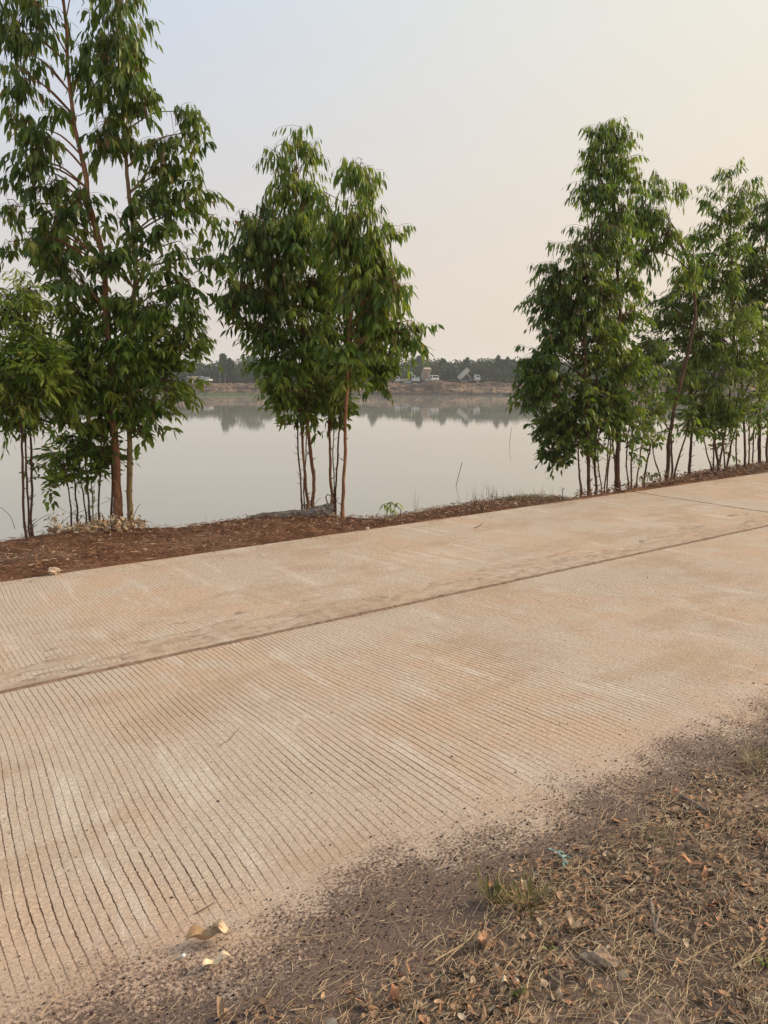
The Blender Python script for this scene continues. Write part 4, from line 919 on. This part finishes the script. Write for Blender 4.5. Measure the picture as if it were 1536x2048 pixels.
stick([(490, 1876), (560, 1875), (640, 1872), (690, 1866)], 0.0018, 'long thin straw right of the curled leaf pair', M_STALK, 'straw_stalk', cat='straw', grp='long straws on the verge')
stick([(870, 1920), (930, 1885), (952, 1858)], 0.0026, 'forked straw left of the long stick', M_STALK, 'straw_stalk', cat='straw', grp='long straws on the verge', side=[((930, 1885), (880, 1935))])
stick([(80, 2035), (110, 2000), (160, 1972)], 0.0015, 'fine straw on the dark earth at the lower left', M_STALK, 'straw_stalk', cat='straw', grp='long straws on the verge')
# green plastic shred
q = G(1120, 1712, 0.015); g = Geo()
for pl in ([(1097, 1697), (1106, 1700), (1116, 1704), (1124, 1712), (1131, 1722), (1136, 1730)], [(1116, 1704), (1122, 1702), (1128, 1706)], [(1124, 1712), (1134, 1712), (1143, 1717)], [(1131, 1722), (1126, 1728), (1130, 1733)]):
    g.tube([G(x, y, 0.016 + rnd.uniform(0, 0.012)) - q for x, y in pl], [0.0028] * len(pl), 4, 0.5)
put(g.build('plastic_shred', M_PLASTIC, None, q), 'pale green frayed plastic shred on the dark verge earth', 'plastic scrap')

# grass tufts and sprigs
def tuft(name, px, py, n, h, spread, label, cat, group, z=0.0, tmin=0.0, tmax=1.0, w_=0.003, base_r=0.02, lean=0.5):
    q = G(px, py, z); root = empty(name, q, 0, label, cat, group); L = []
    for k in range(n):
        a = rnd.uniform(0, 6.28); r_ = abs(rnd.gauss(0, base_r)); d = Vector((math.cos(a) * lean, math.sin(a) * lean, 1)) + rv() * spread
        L.append(((math.cos(a) * r_, math.sin(a) * r_, 0), d, Vector((math.cos(a), math.sin(a), 0.1)), h * rnd.uniform(0.4, 1.0), w_ * rnd.uniform(0.7, 1.3), rnd.uniform(0, 0.9), 0.3, rnd.uniform(tmin, tmax)))
    leaves_obj('blades', L, M_GRASS, root); return root
GT = 'grass tufts on the verge'
tuft('grass_tuft', 985, 1800, 80, 0.10, 0.3, 'green and tan grass tuft at the edge of the leaf litter', 'grass tuft', GT, 0.005, 0.0, 0.7, 0.003, 0.03)
tuft('grass_tuft', 1060, 1815, 120, 0.11, 0.4, 'straw coloured grass tuft beside the greener one', 'grass tuft', GT, 0.005, 0.25, 1.0, 0.003, 0.04, 0.8)
tuft('grass_tuft', 1310, 1680, 60, 0.07, 0.5, 'flattened yellowish grass tuft high in the litter', 'grass tuft', GT, 0.01, 0.3, 1.0, 0.0025, 0.06, 1.3)
tuft('grass_tuft', 1525, 1530, 70, 0.12, 0.5, 'dry grass tuft at the right border beside the dark earth', 'grass tuft', GT, 0.01, 0.2, 0.9, 0.0028, 0.06, 1.0)
GB = 'dry grass stems on the brink'
def stems(px, py, n, hpx, sp, label, name='dry_grass', zz=0.02, w_=2.0):
    q = G(px, py, zz); root = empty(name, q, 0, label, 'dry grass', GB); L = []
    for k in range(n):
        h = hpx * q.y / 1560 * rnd.uniform(0.45, 1.0)
        L.append(((rnd.gauss(0, sp), rnd.gauss(0, sp * 0.5), -0.03), Vector((rnd.gauss(0, 0.16), rnd.gauss(0, 0.1), 1)), Vector((0, 1, 0.1)), h, 0.0032 * w_ * 0.5, rnd.uniform(-0.1, 0.3), 0.2, rnd.uniform(0.6, 1.0)))
    leaves_obj('stalks', L, M_GRASS, root)
stems(830, 1027, 5, 75, 0.02, 'pair of tall dry grass stalks right of the drooping seedling')
stems(963, 1004, 16, 55, 0.07, 'fan of blond dry grass left of the grassy hump')
stems(985, 1002, 14, 55, 0.04, 'upright blond grass bunch at the left foot of the hump')
stems(1035, 994, 14, 30, 0.12, 'short thin grass on top of the grassy hump')
stems(1075, 992, 12, 34, 0.12, 'sparse wispy grass on the right half of the hump')
stems(410, 1046, 2, 45, 0.01, 'single bent dry stalk on the brink left of the log', w_=1.6)
# small green weeds over the hump
q = G(1055, 1001, 0.02); L = []
for k in range(420):
    L.append(((rnd.gauss(0, 0.26), rnd.gauss(0, 0.10), rnd.uniform(0, 0.04)), rv() + Vector((0, 0, 0.9)), rv(), rnd.uniform(0.02, 0.06), rnd.uniform(0.003, 0.012), rnd.uniform(0, 0.8), 0.3, rnd.uniform(0.1, 1.0)))
tag(leaves_obj('weed_cover', L, M_GRASS, None, q), 'low green and tan weeds matted over the hump at the brink', 'weeds', None, 'stuff')
# seedlings
def seedling(px, py, stem_px, leaf_list, label, kind='light', ll=0.09, name='seedling', wr=0.2, m=None):
    q = G(px, py, 0.02); root = empty(name, q, 0, label, 'seedling', 'seedlings on the bank'); g = Geo()
    sp = [P(x, y, q.y) - q for x, y in stem_px]; g.tube(sp, [0.006 - 0.003 * i / len(sp) for i in range(len(sp))], 5); 
    L = []
    for (x, y, n, dx, dz) in leaf_list:
        c = P(x, y, q.y) - q
        near = min(sp, key=lambda a_: (a_ - c).length); g.tube([near, near.lerp(c, 0.5) + Vector((0, 0, 0.01)), c], [0.003, 0.0025, 0.002], 4)
        for k in range(n):
            a_ = k * 2 * math.pi / n + rnd.uniform(-0.3, 0.3)
            L.append((c, Vector((math.cos(a_) + dx, 0.6 * math.sin(a_), dz + rnd.uniform(-0.3, 0.3))), Vector((0, 0.3, 1)), ll * rnd.uniform(0.7, 1.2), ll * wr, rnd.uniform(0.2, 0.7), 0.25, rnd.uniform(0.3, 0.86)))
    g.build('stem', M_TWIG, root); leaves_obj('leaves', L, m or M_LEAF[kind], root); return root
seedling(800, 1034, [(800, 1036), (802, 1020), (794, 1012), (785, 1008)], [(768, 1008, 6, -0.3, -0.8), (782, 1003, 7, 0, -0.5), (795, 1005, 6, 0.2, -0.5), (788, 1020, 6, -0.2, -0.8), (778, 1012, 6, 0, -1.0)], 'drooping green seedling on the brink right of the middle clump', ll=0.095)
seedling(1125, 998, [(1125, 999), (1125, 985), (1126, 978)], [(1122, 981, 3, -0.6, 0.4), (1127, 978, 4, 0.4, 0.6)], 'tiny seedling right of the grassy hump', 'dark', 0.05)
seedling(1293, 968, [(1293, 970), (1296, 955), (1290, 945)], [(1285, 955, 5, 0, -0.5), (1305, 950, 6, 0.2, -0.6), (1312, 945, 5, 0, -0.8), (1296, 945, 5, 0, 0)], 'broad leaved weed with drooping leaves beside the crooked stem', 'dark', 0.06, wr=0.5)
seedling(1290, 972, [(1288, 972), (1283, 955)], [(1282, 952, 5, 0, -0.9), (1290, 946, 4, 0, -0.8)], 'small weed with wilted reddish leaves next to the broad leaved weed', ll=0.05, wr=0.5, m=M_LITTER)
seedling(1010 + 25, 1992, [(1035, 1995), (1037, 1985)], [(1030, 1985, 5, 0, 0.3), (1045, 1980, 5, 0, 0.3), (1036, 1996, 4, 0, 0.2)], 'small green sprig low in the litter near the bottom border', 'mid', 0.018, wr=0.3)
seedling(1098, 1900, [(1098, 1902), (1098, 1896)], [(1094, 1896, 6, 0, 0.2), (1104, 1894, 5, 0, 0.3)], 'tiny olive sprig right of the long stick end', 'mid', 0.015, wr=0.3)
seedling(1530, 1930, [(1530, 1935), (1530, 1922)], [(1527, 1925, 6, 0, 0.5), (1536, 1930, 6, 0, 0.5)], 'green sprig cut by the right border', 'mid', 0.024, wr=0.3)
# arching dead twig beside the seedling
def wire(pts, Y, r, label, name='dead_twig', cat='twig', grp='bare twigs on the bank'):
    ps = [P(x, y, Y) for x, y in pts]; o0 = ps[0].copy(); g = Geo(); ln = smooth_line([(p_ - o0, r * (1 - 0.6 * i / len(ps))) for i, p_ in enumerate(ps)], 4)
    g.tube([a_ for a_, _ in ln], [b_ for _, b_ in ln], 4); return put(g.build(name, M_TWIG, None, o0), label, cat, grp)
wire([(800, 1037), (806, 1028), (815, 1023), (824, 1028)], 8.55, 0.004, 'arched bare twig right of the drooping seedling')
wire([(30, 1058), (22, 1035), (8, 1020), (-5, 1012)], 7.4, 0.004, 'bare twig arching out over the water at the left border')
wire([(52, 1068), (70, 1045), (95, 1030), (105, 1029)], 7.5, 0.003, 'bare arched twig right of the three left stems')
wire([(115, 1060), (135, 1035), (170, 1020), (222, 1000)], 7.9, 0.003, 'long bare twig slanting through the left saplings')
wire([(266, 1036), (275, 1015), (281, 1008)], 8.0, 0.004, 'short bare twig leaning right from the olive trunk')
wire([(268, 1040), (290, 1042), (305, 1045)], 8.0, 0.0025, 'low bare twig reaching over the brink right of the olive trunk')
wire([(112, 1010), (130, 1022), (150, 1030)], 7.9, 0.0025, 'fine bare twig crossing the leftmost thin saplings')
wire([(1290, 955), (1310, 950), (1330, 940)], 10.2, 0.003, 'fine twig beside the leaning forked trunk')
wire([(628, 1010), (636, 1000), (641, 997)], 8.7, 0.003, 'short twig slanting right between the two halves of the middle clump')
for (x0, y0, x1, y1) in ((1158, 935, 1150, 925), (1160, 950, 1150, 945), (1158, 920, 1164, 905), (1157, 905, 1150, 895), (1161, 958, 1168, 948)): pass
# reeds standing in the water
def reed(pts, z, label):
    Y = G(pts[0][0], pts[0][1], WATER_Z).y; ps = [P(x, y, Y) for x, y in pts]; o0 = ps[0].copy() - Vector((0, 0, 0.3)); g = Geo()
    g.tube([Vector((0, 0, 0))] + [p_ - o0 for p_ in ps], [0.02] * (len(ps) + 1), 6); put(g.build('reed', M_STALK2, None, o0), label, 'reed', 'bent reeds standing in the water')
M_STALK2 = plain('grey_reed', (0.22, 0.18, 0.13), 0.85, 0.3, 10.0)
reed([(912, 972), (918, 948), (924, 925)], 0, 'bent reed sticking out of the water left of the hump')
reed([(1019, 888), (1021, 870), (1023, 855)], 0, 'thin far reed in the water left of the right trees')

# ---------------------------------------------------------------- far shore: trees and vehicles
def far_leaf_mat(name, a, b, c):
    def bb(t, p):
        t.set(p, 'Base Color', t.ramp(t.attr('tint')['Fac'], [(0, a), (0.5, b), (1, c)])); t.set(p, 'Roughness', 0.8); t.set(p, 'Specular IOR Level', 0.15)
    return mat(name, bb)
M_FLEAF = far_leaf_mat('far_foliage', (0.022, 0.038, 0.018), (0.045, 0.072, 0.034), (0.085, 0.125, 0.052))
M_FLEAF2 = far_leaf_mat('far_light_foliage', (0.05, 0.08, 0.03), (0.085, 0.125, 0.05), (0.13, 0.17, 0.075))
M_FBUSH = far_leaf_mat('far_scrub', (0.022, 0.026, 0.016), (0.05, 0.052, 0.032), (0.10, 0.09, 0.055))
def cards(blobs, size, seed=0):
    """leaf-clump triangles spread over ellipsoids: (cx,cy,cz,rx,ry,rz,n,tint)"""
    Vs, Ts = [], []
    for (cx, cy, cz, rx, ry, rz, n, tn) in blobs:
        d = rng.normal(size=(n, 3)); d /= np.linalg.norm(d, axis=1, keepdims=True); r_ = rng.random((n, 1)) ** 0.35
        c = np.array([cx, cy, cz]) + d * r_ * np.array([rx, ry, rz])
        a = rng.normal(size=(n, 3)); a /= np.linalg.norm(a, axis=1, keepdims=True); b = np.cross(a, rng.normal(size=(n, 3))); b /= np.linalg.norm(b, axis=1, keepdims=True)
        s_ = size * rng.uniform(0.5, 1.3, (n, 1))
        Vs.append(np.stack([c + a * s_, c - a * s_ * 0.5 + b * s_ * 0.7, c - a * s_ * 0.5 - b * s_ * 0.7], 1).reshape(-1, 3))
        Ts.append(np.repeat(np.clip(tn + rng.normal(0, 0.14, n), 0, 1), 3))
    V = np.concatenate(Vs); return V, [np.arange(len(V)).reshape(-1, 3)], np.concatenate(Ts)
# the wood that reads as one mass
bl = []; sk_px = [(-800, 722), (0, 722), (360, 724), (420, 722), (470, 722), (540, 722), (640, 728), (740, 728), (790, 722), (830, 714), (880, 717), (930, 718), (1000, 712), (1060, 716), (1200, 716), (2400, 716)]
g = Geo()
for row, (Y, scale) in enumerate(((246, 1.0), (238, 0.93), (231, 0.80), (225, 0.60))):
    x = -175.0
    while x < 190:
        px = 768 + x * 1564 / Y; top = float(np.interp(px, [a_ for a_, _ in sk_px], [b_ for _, b_ in sk_px])) + 1.5
        zt = P(px, top, Y).z; H_ = (zt + 2.2) * scale * rnd.uniform(0.86, 1.06); w_ = rnd.uniform(1.8, 2.9)
        base = -2.2; tn = rnd.gauss(0.42, 0.14)
        n = 190
        bl.append((x, Y + rnd.uniform(-2, 2), base + H_ * 0.60, w_, w_, H_ * 0.40, n, tn)); bl.append((x + rnd.uniform(-.8, .8), Y, base + H_ * 0.32, w_ * 1.2, w_, H_ * 0.32, 110, tn - 0.12))
        if rnd.random() < 0.35: g.tube([(x, Y - 2.6, base - 0.4), (x + rnd.uniform(-.3, .3), Y - 2.4, base + H_ * 0.6)], [0.11, 0.07], 4)
        x += rnd.uniform(1.3, 2.4)
v_, f_, t_ = cards(bl, 0.52); wood = link_mesh('far_woodland', mesh_np('far_woodland', v_, f_, t_), M_FLEAF)
tag(wood, 'dark green wood closing off the far shore', 'woodland', None, 'stuff')
bl = []
for k in range(330):
    x = rnd.uniform(-160, 180); px = 768 + x * 1564 / 218
    r_ = rnd.uniform(0.6, 1.5); bl.append((x, rnd.uniform(217, 222), -2.2 + r_ * 0.6, r_ * 1.4, r_, r_ * 0.9, 55, rnd.gauss(0.45, 0.2)))
v_, f_, t_ = cards(bl, 0.30); tag(link_mesh('far_scrub', mesh_np('far_scrub', v_, f_, t_), M_FBUSH), 'low brownish scrub in front of the far wood', 'scrub', None, 'stuff')
def far_tree(px, top, wpx, label, m=M_FLEAF, Y=222.0, shape=1.0, n=8, bare_low=0.3, th=0.5):
    wpx *= 1.25
    x = XF(px, Y); zt = P(px, top, Y).z; H_ = zt + 2.3; w_ = wpx / 2 * Y / 1564
    root = empty('far_tree', (x, Y, -2.4), 0, label, 'tree', 'trees standing out on the far shore')
    g = Geo(); g.tube([(0, 0, -0.3), (0.1, 0, H_ * 0.5), (0, 0, H_ * 0.92)], [0.16, 0.10, 0.03], 6); g.build('trunk', M_FTRUNK, root)
    bb = []
    for k in range(n):
        q_ = k / max(1, n - 1); z = H_ * (bare_low + (0.97 - bare_low) * q_); ww = w_ * (math.sin(math.pi * (0.22 + 0.62 * q_)) ** shape)
        for j in range(3):
            bb.append((rnd.uniform(-0.5, 0.5) * ww, rnd.uniform(-0.5, 0.5) * ww, z - 0.35 + rnd.uniform(-0.3, 0.1), ww * 0.66, ww * 0.66, H_ * 0.11, 100, rnd.gauss(th, 0.12)))
    v_, f_, t_ = cards(bb, 0.30); link_mesh('crown', mesh_np('crown', v_, f_, t_), m, root); return root
M_FTRUNK = plain('far_trunk', (0.34, 0.30, 0.25), 0.9, 0.3, 2.0)
far_tree(449, 708, 22, 'tall narrow dark tree standing above the far wood', n=10, shape=0.7, bare_low=0.35)
far_tree(500, 712, 60, 'rounded pale green tree right of the tall narrow dark tree', M_FLEAF2, 221, 0.6, 9, 0.25, 0.35)
far_tree(462, 716, 16, 'small dark crown leaning on the tall narrow dark tree', n=7, shape=0.7, bare_low=0.4)
far_tree(530, 728, 34, 'lower pale green tree beside the rounded one on the far shore', M_FLEAF2, 220, 0.7, 6, 0.2, 0.3)
far_tree(975, 728, 60, 'broad dark dome shaped tree behind the right tipper truck', Y=219, shape=0.5, n=6, bare_low=0.15, th=0.25)
for (px, top, lab) in ((745, 716, 'first of the peaked tree tops left of the airy gap'), (838, 712, 'peaked tree top above the parked machines'), (886, 717, 'feathery tree top right of the tipped bin'), (932, 716, 'feathery tree top above the right tipper truck'), (998, 711, 'highest feathery tree top near the right trees'), (1015, 714, 'feathery tree top touching the right trees')):
    far_tree(px, top, 17, lab, Y=232, n=7, shape=0.8, bare_low=0.45)
for (px, y0, y1, lab) in ((440, 741, 765, 'pale bare trunk before the far wood, left of the pair'), (451, 745, 766, 'pale bare trunk before the far wood, right of the pair')):
    a_ = P(px, y1 + 2, 216); b_ = P(px - 1, y0, 216); g = Geo(); g.tube([(0, 0, 0), b_ - a_], [0.09, 0.05], 6)
    g.tube([(b_ - a_) * 0.7, (b_ - a_) + Vector((0.5, 0, 0.2))], [0.04, 0.02], 5)
    put(g.build('bare_trunk', M_FTRUNK, None, a_), lab, 'tree', 'pale bare trunks on the far shore')

M_WHITE = plain('white_paint', (0.62, 0.60, 0.57), 0.4, 0.1, 3.0); M_DARK = plain('black_rubber', (0.03, 0.03, 0.03), 0.8, 0.2, 3.0)
M_GLASS = mat('car_glass', lambda t, p: (t.set(p, 'Base Color', (0.03, 0.035, 0.04)), t.set(p, 'Roughness', 0.08)))
M_BIN = plain('dusty_steel', (0.46, 0.36, 0.28), 0.6, 0.35, 2.0); M_BINW = plain('pale_steel', (0.60, 0.56, 0.50), 0.6, 0.25, 2.0)
M_TEAL = plain('dull_green_paint', (0.16, 0.20, 0.17), 0.6, 0.3, 2.0); M_LIME = plain('lime_paint', (0.36, 0.55, 0.22), 0.45, 0.1, 2.0)
M_YEL = plain('pale_yellow_panel', (0.78, 0.60, 0.34), 0.6, 0.15, 1.0); M_GREYM = plain('grey_metal', (0.22, 0.21, 0.22), 0.6, 0.3, 2.0); M_SIL = plain('silver_paint', (0.50, 0.52, 0.56), 0.35, 0.1, 2.0)
def far_ground(x, y): return far_z(x, y)
def wheel(root, x, y, r=0.45, w_=0.28):
    g = Geo(); g.cyl((0, 0, 0), (0, 1, 0), r, w_, 18); o = g.build('wheel', M_DARK, root, (x, y, r)); g = Geo(); g.cyl((0, 0, 0), (0, 1, 0), r * 0.5, w_ + 0.04, 12); g.build('rim', M_BINW, o)
def truck_cab(root, x0, m, L_=1.5, H_=1.5, z0=0.7, wd=2.0):
    g = Geo(); g.prism([(x0, z0), (x0 + L_, z0), (x0 + L_, z0 + H_ * 0.5), (x0 + L_ * 0.86, z0 + H_), (x0, z0 + H_)], -wd / 2, wd / 2); c = g.build('cab', m, root)
    g = Geo(); g.add([(x0 + L_ + 0.01, -wd * .44, z0 + H_ * .55), (x0 + L_ + 0.01, wd * .44, z0 + H_ * .55), (x0 + L_ * .885, wd * .42, z0 + H_ * .93), (x0 + L_ * .885, -wd * .42, z0 + H_ * .93)], [(0, 1, 2, 3)]); g.build('windscreen', M_GLASS, c)
    for s_ in (-1, 1): g = Geo(); g.box((x0 + L_ * 0.5, s_ * (wd / 2 + 0.005), z0 + H_ * 0.7), (L_ * 0.55, 0.03, H_ * 0.34)); g.build('side_window', M_GLASS, c)
    g = Geo(); g.box((x0 + L_ + 0.06, 0, z0 + 0.1), (0.12, wd, 0.25)); g.build('bumper', M_GREYM, root)
def open_bin(name, m, L_, wd, H_, root, loc, tilt):
    g = Geo(); t_ = 0.07
    g.box((L_ / 2, 0, t_ / 2), (L_, wd, t_)); g.box((L_ / 2, wd / 2 - t_ / 2, H_ / 2 + t_ / 2), (L_, t_, H_)); g.box((L_ / 2, -wd / 2 + t_ / 2, H_ / 2 + t_ / 2), (L_, t_, H_)); g.box((L_ - t_ / 2, 0, H_ / 2 + t_ / 2), (t_, wd - 2 * t_ - 0.01, H_ * 1.1))
    for k in range(6): 
        for s_ in (-1, 1): g.box((L_ * (k + 0.5) / 6, s_ * (wd / 2 + 0.04), H_ / 2 + t_ / 2), (0.08, 0.07, H_ * 0.96))
    o = g.build(name, m, root, loc); o.rotation_euler = (0, -tilt, 0); return o
def tipper(px, y_px, Y, rz, tilt, label, binm, bL=3.6, cabm=M_WHITE):
    p_ = P(px, y_px, Y); root = empty('dump_truck', (p_.x, Y, p_.z), rz, label, 'truck', 'tipping trucks on the far shore')
    g = Geo(); g.box((0.6, 0, 0.75), (5.2, 0.8, 0.2)); g.build('chassis', M_GREYM, root)
    truck_cab(root, 2.1, cabm, 1.3, 1.45, 0.75)
    b_ = open_bin('tipping_bin', binm, bL, 2.1, 0.9, root, (-1.9, 0, 0.95), tilt)
    g = Geo(); hp = Vector((-1.9, 0, 0.95)) + Vector((math.cos(tilt), 0, math.sin(tilt))) * bL * 0.75
    g.tube([(1.2, 0, 0.8), hp], [0.09, 0.06], 8); g.build('hoist_ram', M_BINW, root)
    for x in (-1.5, -0.5, 2.7):
        for s_ in (-1, 1): wheel(root, x, s_ * 0.95)
    return root
tipper(858, 767, 209.5, R(-62), R(62), 'tipping truck with its bin raised steeply, seen from behind the mound', M_BIN, 3.2)
tipper(934, 766, 210.0, R(8), R(44), 'tipping truck with pale bin raised slantwise, cab to the right', M_BINW, 3.4)
# dark-sided truck parked left of the first tipper
p_ = P(842, 768, 212); root = empty('cargo_truck', p_, R(5), 'dull green sided cargo truck parked left of the steeply tipped bin', 'truck')
g = Geo(); g.box((-0.2, 0, 0.75), (4.2, 0.8, 0.2)); g.build('chassis', M_GREYM, root)
open_bin('cargo_bed', M_TEAL, 2.4, 2.0, 1.05, root, (-1.9, 0, 0.95), 0.0); truck_cab(root, 0.75, M_WHITE, 1.2, 1.35, 0.7)
for x in (-1.4, 1.3):
    for s_ in (-1, 1): wheel(root, x, s_ * 0.9)
# excavator
p_ = P(831, 768, 210.5); root = empty('excavator', p_, R(170), 'white excavator with a lime green raised boom among the parked machines', 'excavator')
g = Geo(); g.box((0, 0, 1.15), (1.9, 1.6, 0.7)); g.box((-0.75, 0, 1.2), (0.6, 1.5, 0.9)); g.build('engine_housing', M_WHITE, root)
g = Geo(); g.prism([(0.1, 1.5), (0.95, 1.5), (0.85, 2.35), (0.1, 2.35)], 0.05, 0.8); c = g.build('cab', M_WHITE, root); g = Geo(); g.box((0.5, 0.83, 1.95), (0.55, 0.03, 0.6)); g.build('cab_window', M_GLASS, c)
for s_ in (-1, 1):
    g = Geo(); g.prism([(-1.2, 0.35), (-0.95, 0.05), (0.95, 0.05), (1.2, 0.35), (0.95, 0.7), (-0.95, 0.7)], s_ * 0.8 - 0.22, s_ * 0.8 + 0.22); g.build('track', M_DARK, root)
g = Geo(); g.tube([(0.6, -0.35, 1.4), (1.0, -0.35, 2.4), (1.1, -0.35, 3.15)], [0.17, 0.16, 0.12], 6); b_ = g.build('boom', M_LIME, root)
g = Geo(); g.tube([(1.1, -0.35, 3.15), (1.5, -0.35, 2.95), (1.75, -0.35, 2.85)], [0.12, 0.11, 0.09], 6); g.build('stick', M_LIME, b_)
g = Geo(); g.prism([(1.7, 2.95), (2.1, 2.85), (2.0, 2.45), (1.75, 2.6)], -0.65, -0.05); g.build('bucket', M_GREYM, b_)
def car(px, y_px, Y, rz, label, m, pickup=False, sc=1.0):
    root = empty('pickup' if pickup else 'car', P(px, y_px, Y), rz, label, 'pickup' if pickup else 'car'); root.scale = (sc, sc, sc)
    if pickup: prof = [(-2.5, 0.45), (2.3, 0.45), (2.45, 0.75), (2.3, 1.0), (1.25, 1.1), (-2.5, 1.1)]; cabp = [(-0.6, 1.1), (1.2, 1.1), (0.6, 1.72), (-0.45, 1.75)]
    else: prof = [(-1.95, 0.35), (1.9, 0.35), (2.0, 0.65), (1.8, 0.85), (0.95, 0.95), (-1.9, 1.0)]; cabp = [(-1.7, 0.98), (0.95, 0.95), (0.35, 1.45), (-1.3, 1.5)]
    g = Geo(); g.prism(prof, -0.88, 0.88); b_ = g.build('body', m, root)
    g = Geo(); g.prism(cabp, -0.78, 0.78); c = g.build('cabin', m, root)
    g = Geo(); x0, x1 = cabp[3][0], cabp[2][0]; zc = (cabp[0][1] + cabp[2][1]) / 2 + 0.04
    for s_ in (-1, 1): g.box(((x0 + x1) / 2 + 0.05, s_ * 0.79, zc), ((x1 - x0) * 1.0, 0.03, 0.36))
    g.add([(cabp[1][0] - 0.06 + 0.02, -0.7, cabp[1][1] + 0.08), (cabp[1][0] - 0.04, 0.7, cabp[1][1] + 0.08), (cabp[2][0] + 0.06, 0.66, cabp[2][1] - 0.04), (cabp[2][0] + 0.06, -0.66, cabp[2][1] - 0.04)], [(0, 1, 2, 3)])
    g.build('windows', M_GLASS, c)
    for x in (-1.35 if not pickup else -1.6, 1.25 if not pickup else 1.55):
        for s_ in (-1, 1): wheel(root, x, s_ * 0.82, 0.34, 0.2)
    return root
car(414, 764, 212, R(-38), 'white pickup parked with its nose right at the left end of the far shore', M_WHITE, True, 0.72)
car(404, 762, 216, R(-30), 'silver vehicle with a pale roof behind the white pickup', M_SIL, False, 0.85)
car(816, 768, 213, R(-155), 'pale car parked between the white roofed truck and the excavator', M_SIL, False, 0.75)
p_ = P(803, 768, 213); root = empty('light_truck', p_, R(185), 'small truck with a bright white roofed cab at the left of the machines', 'truck')
g = Geo(); g.box((0, 0, 0.7), (3.4, 0.8, 0.2)); g.build('chassis', M_GREYM, root); truck_cab(root, 0.6, M_WHITE, 1.2, 1.5, 0.65, 1.8); open_bin('cargo_bed', M_BINW, 2.1, 1.8, 0.5, root, (-1.6, 0, 0.85), 0.0)
for x in (-1.0, 1.1):
    for s_ in (-1, 1): wheel(root, x, s_ * 0.8, 0.38)
# panel on posts and shed beside it
p_ = P(391, 768, 211); root = empty('sign_panel', p_, 0, 'pale yellow panel raised on thin posts beside the white pickup', 'panel')
g = Geo(); g.box((0, 0, 1.65), (1.35, 0.08, 0.85)); g.build('panel', M_YEL, root)
for x in (-0.55, 0.0, 0.55): g = Geo(); g.box((x, 0.09, 0.55), (0.07, 0.07, 2.2)); g.build('post', M_GREYM, root)
g = Geo(); g.box((0, -0.05, 1.65), (0.06, 0.03, 0.5)); g.box((0, -0.052, 1.84), (0.3, 0.03, 0.06)); g.build('marking', M_BIN, root)
p_ = P(380, 767, 212); root = empty('shed', p_, 0, 'low grey brown shed left of the yellow panel', 'shed')
g = Geo(); g.box((0, 0, 0.8), (1.5, 1.4, 1.6)); g.build('wall', M_GREYM, root); g = Geo(); g.prism([(-0.9, 1.62), (0.9, 1.62), (0.9, 1.72), (-0.9, 1.9)], -0.9, 0.9); g.build('roof', M_BIN, root)
p_ = P(955, 766, 210); root = empty('oil_drum', p_, 0, 'pale drum standing right of the slantwise tipping truck', 'drum')
g = Geo(); g.cyl((0, 0, 0.45), (0, 0, 1), 0.4, 0.9, 16); g.build('barrel', M_BINW, root); g = Geo(); g.cyl((0, 0, 0.92), (0, 0, 1), 0.42, 0.05, 16); g.build('lid', M_GREYM, root)

# ---------------------------------------------------------------- haze
g = Geo(); g.box((0, 660, 3.0), (1900, 1760, 20.0))
hz = g.build('haze', None); tag(hz, 'pale evening haze lying over the lake', 'haze', None, 'stuff')
hm = bpy.data.materials.new('haze_air'); hm.use_nodes = True; t = NT(hm.node_tree); t.n.clear()
o_ = t.n.new('ShaderNodeOutputMaterial'); pv = t.n.new('ShaderNodeVolumePrincipled'); t.l.new(pv.outputs[0], o_.inputs['Volume'])
t.set(pv, 'Color', (0.86, 0.90, 0.93, 1)); t.set(pv, 'Density', 0.00045); t.set(pv, 'Anisotropy', 0.2)
hz.data.materials.append(hm)
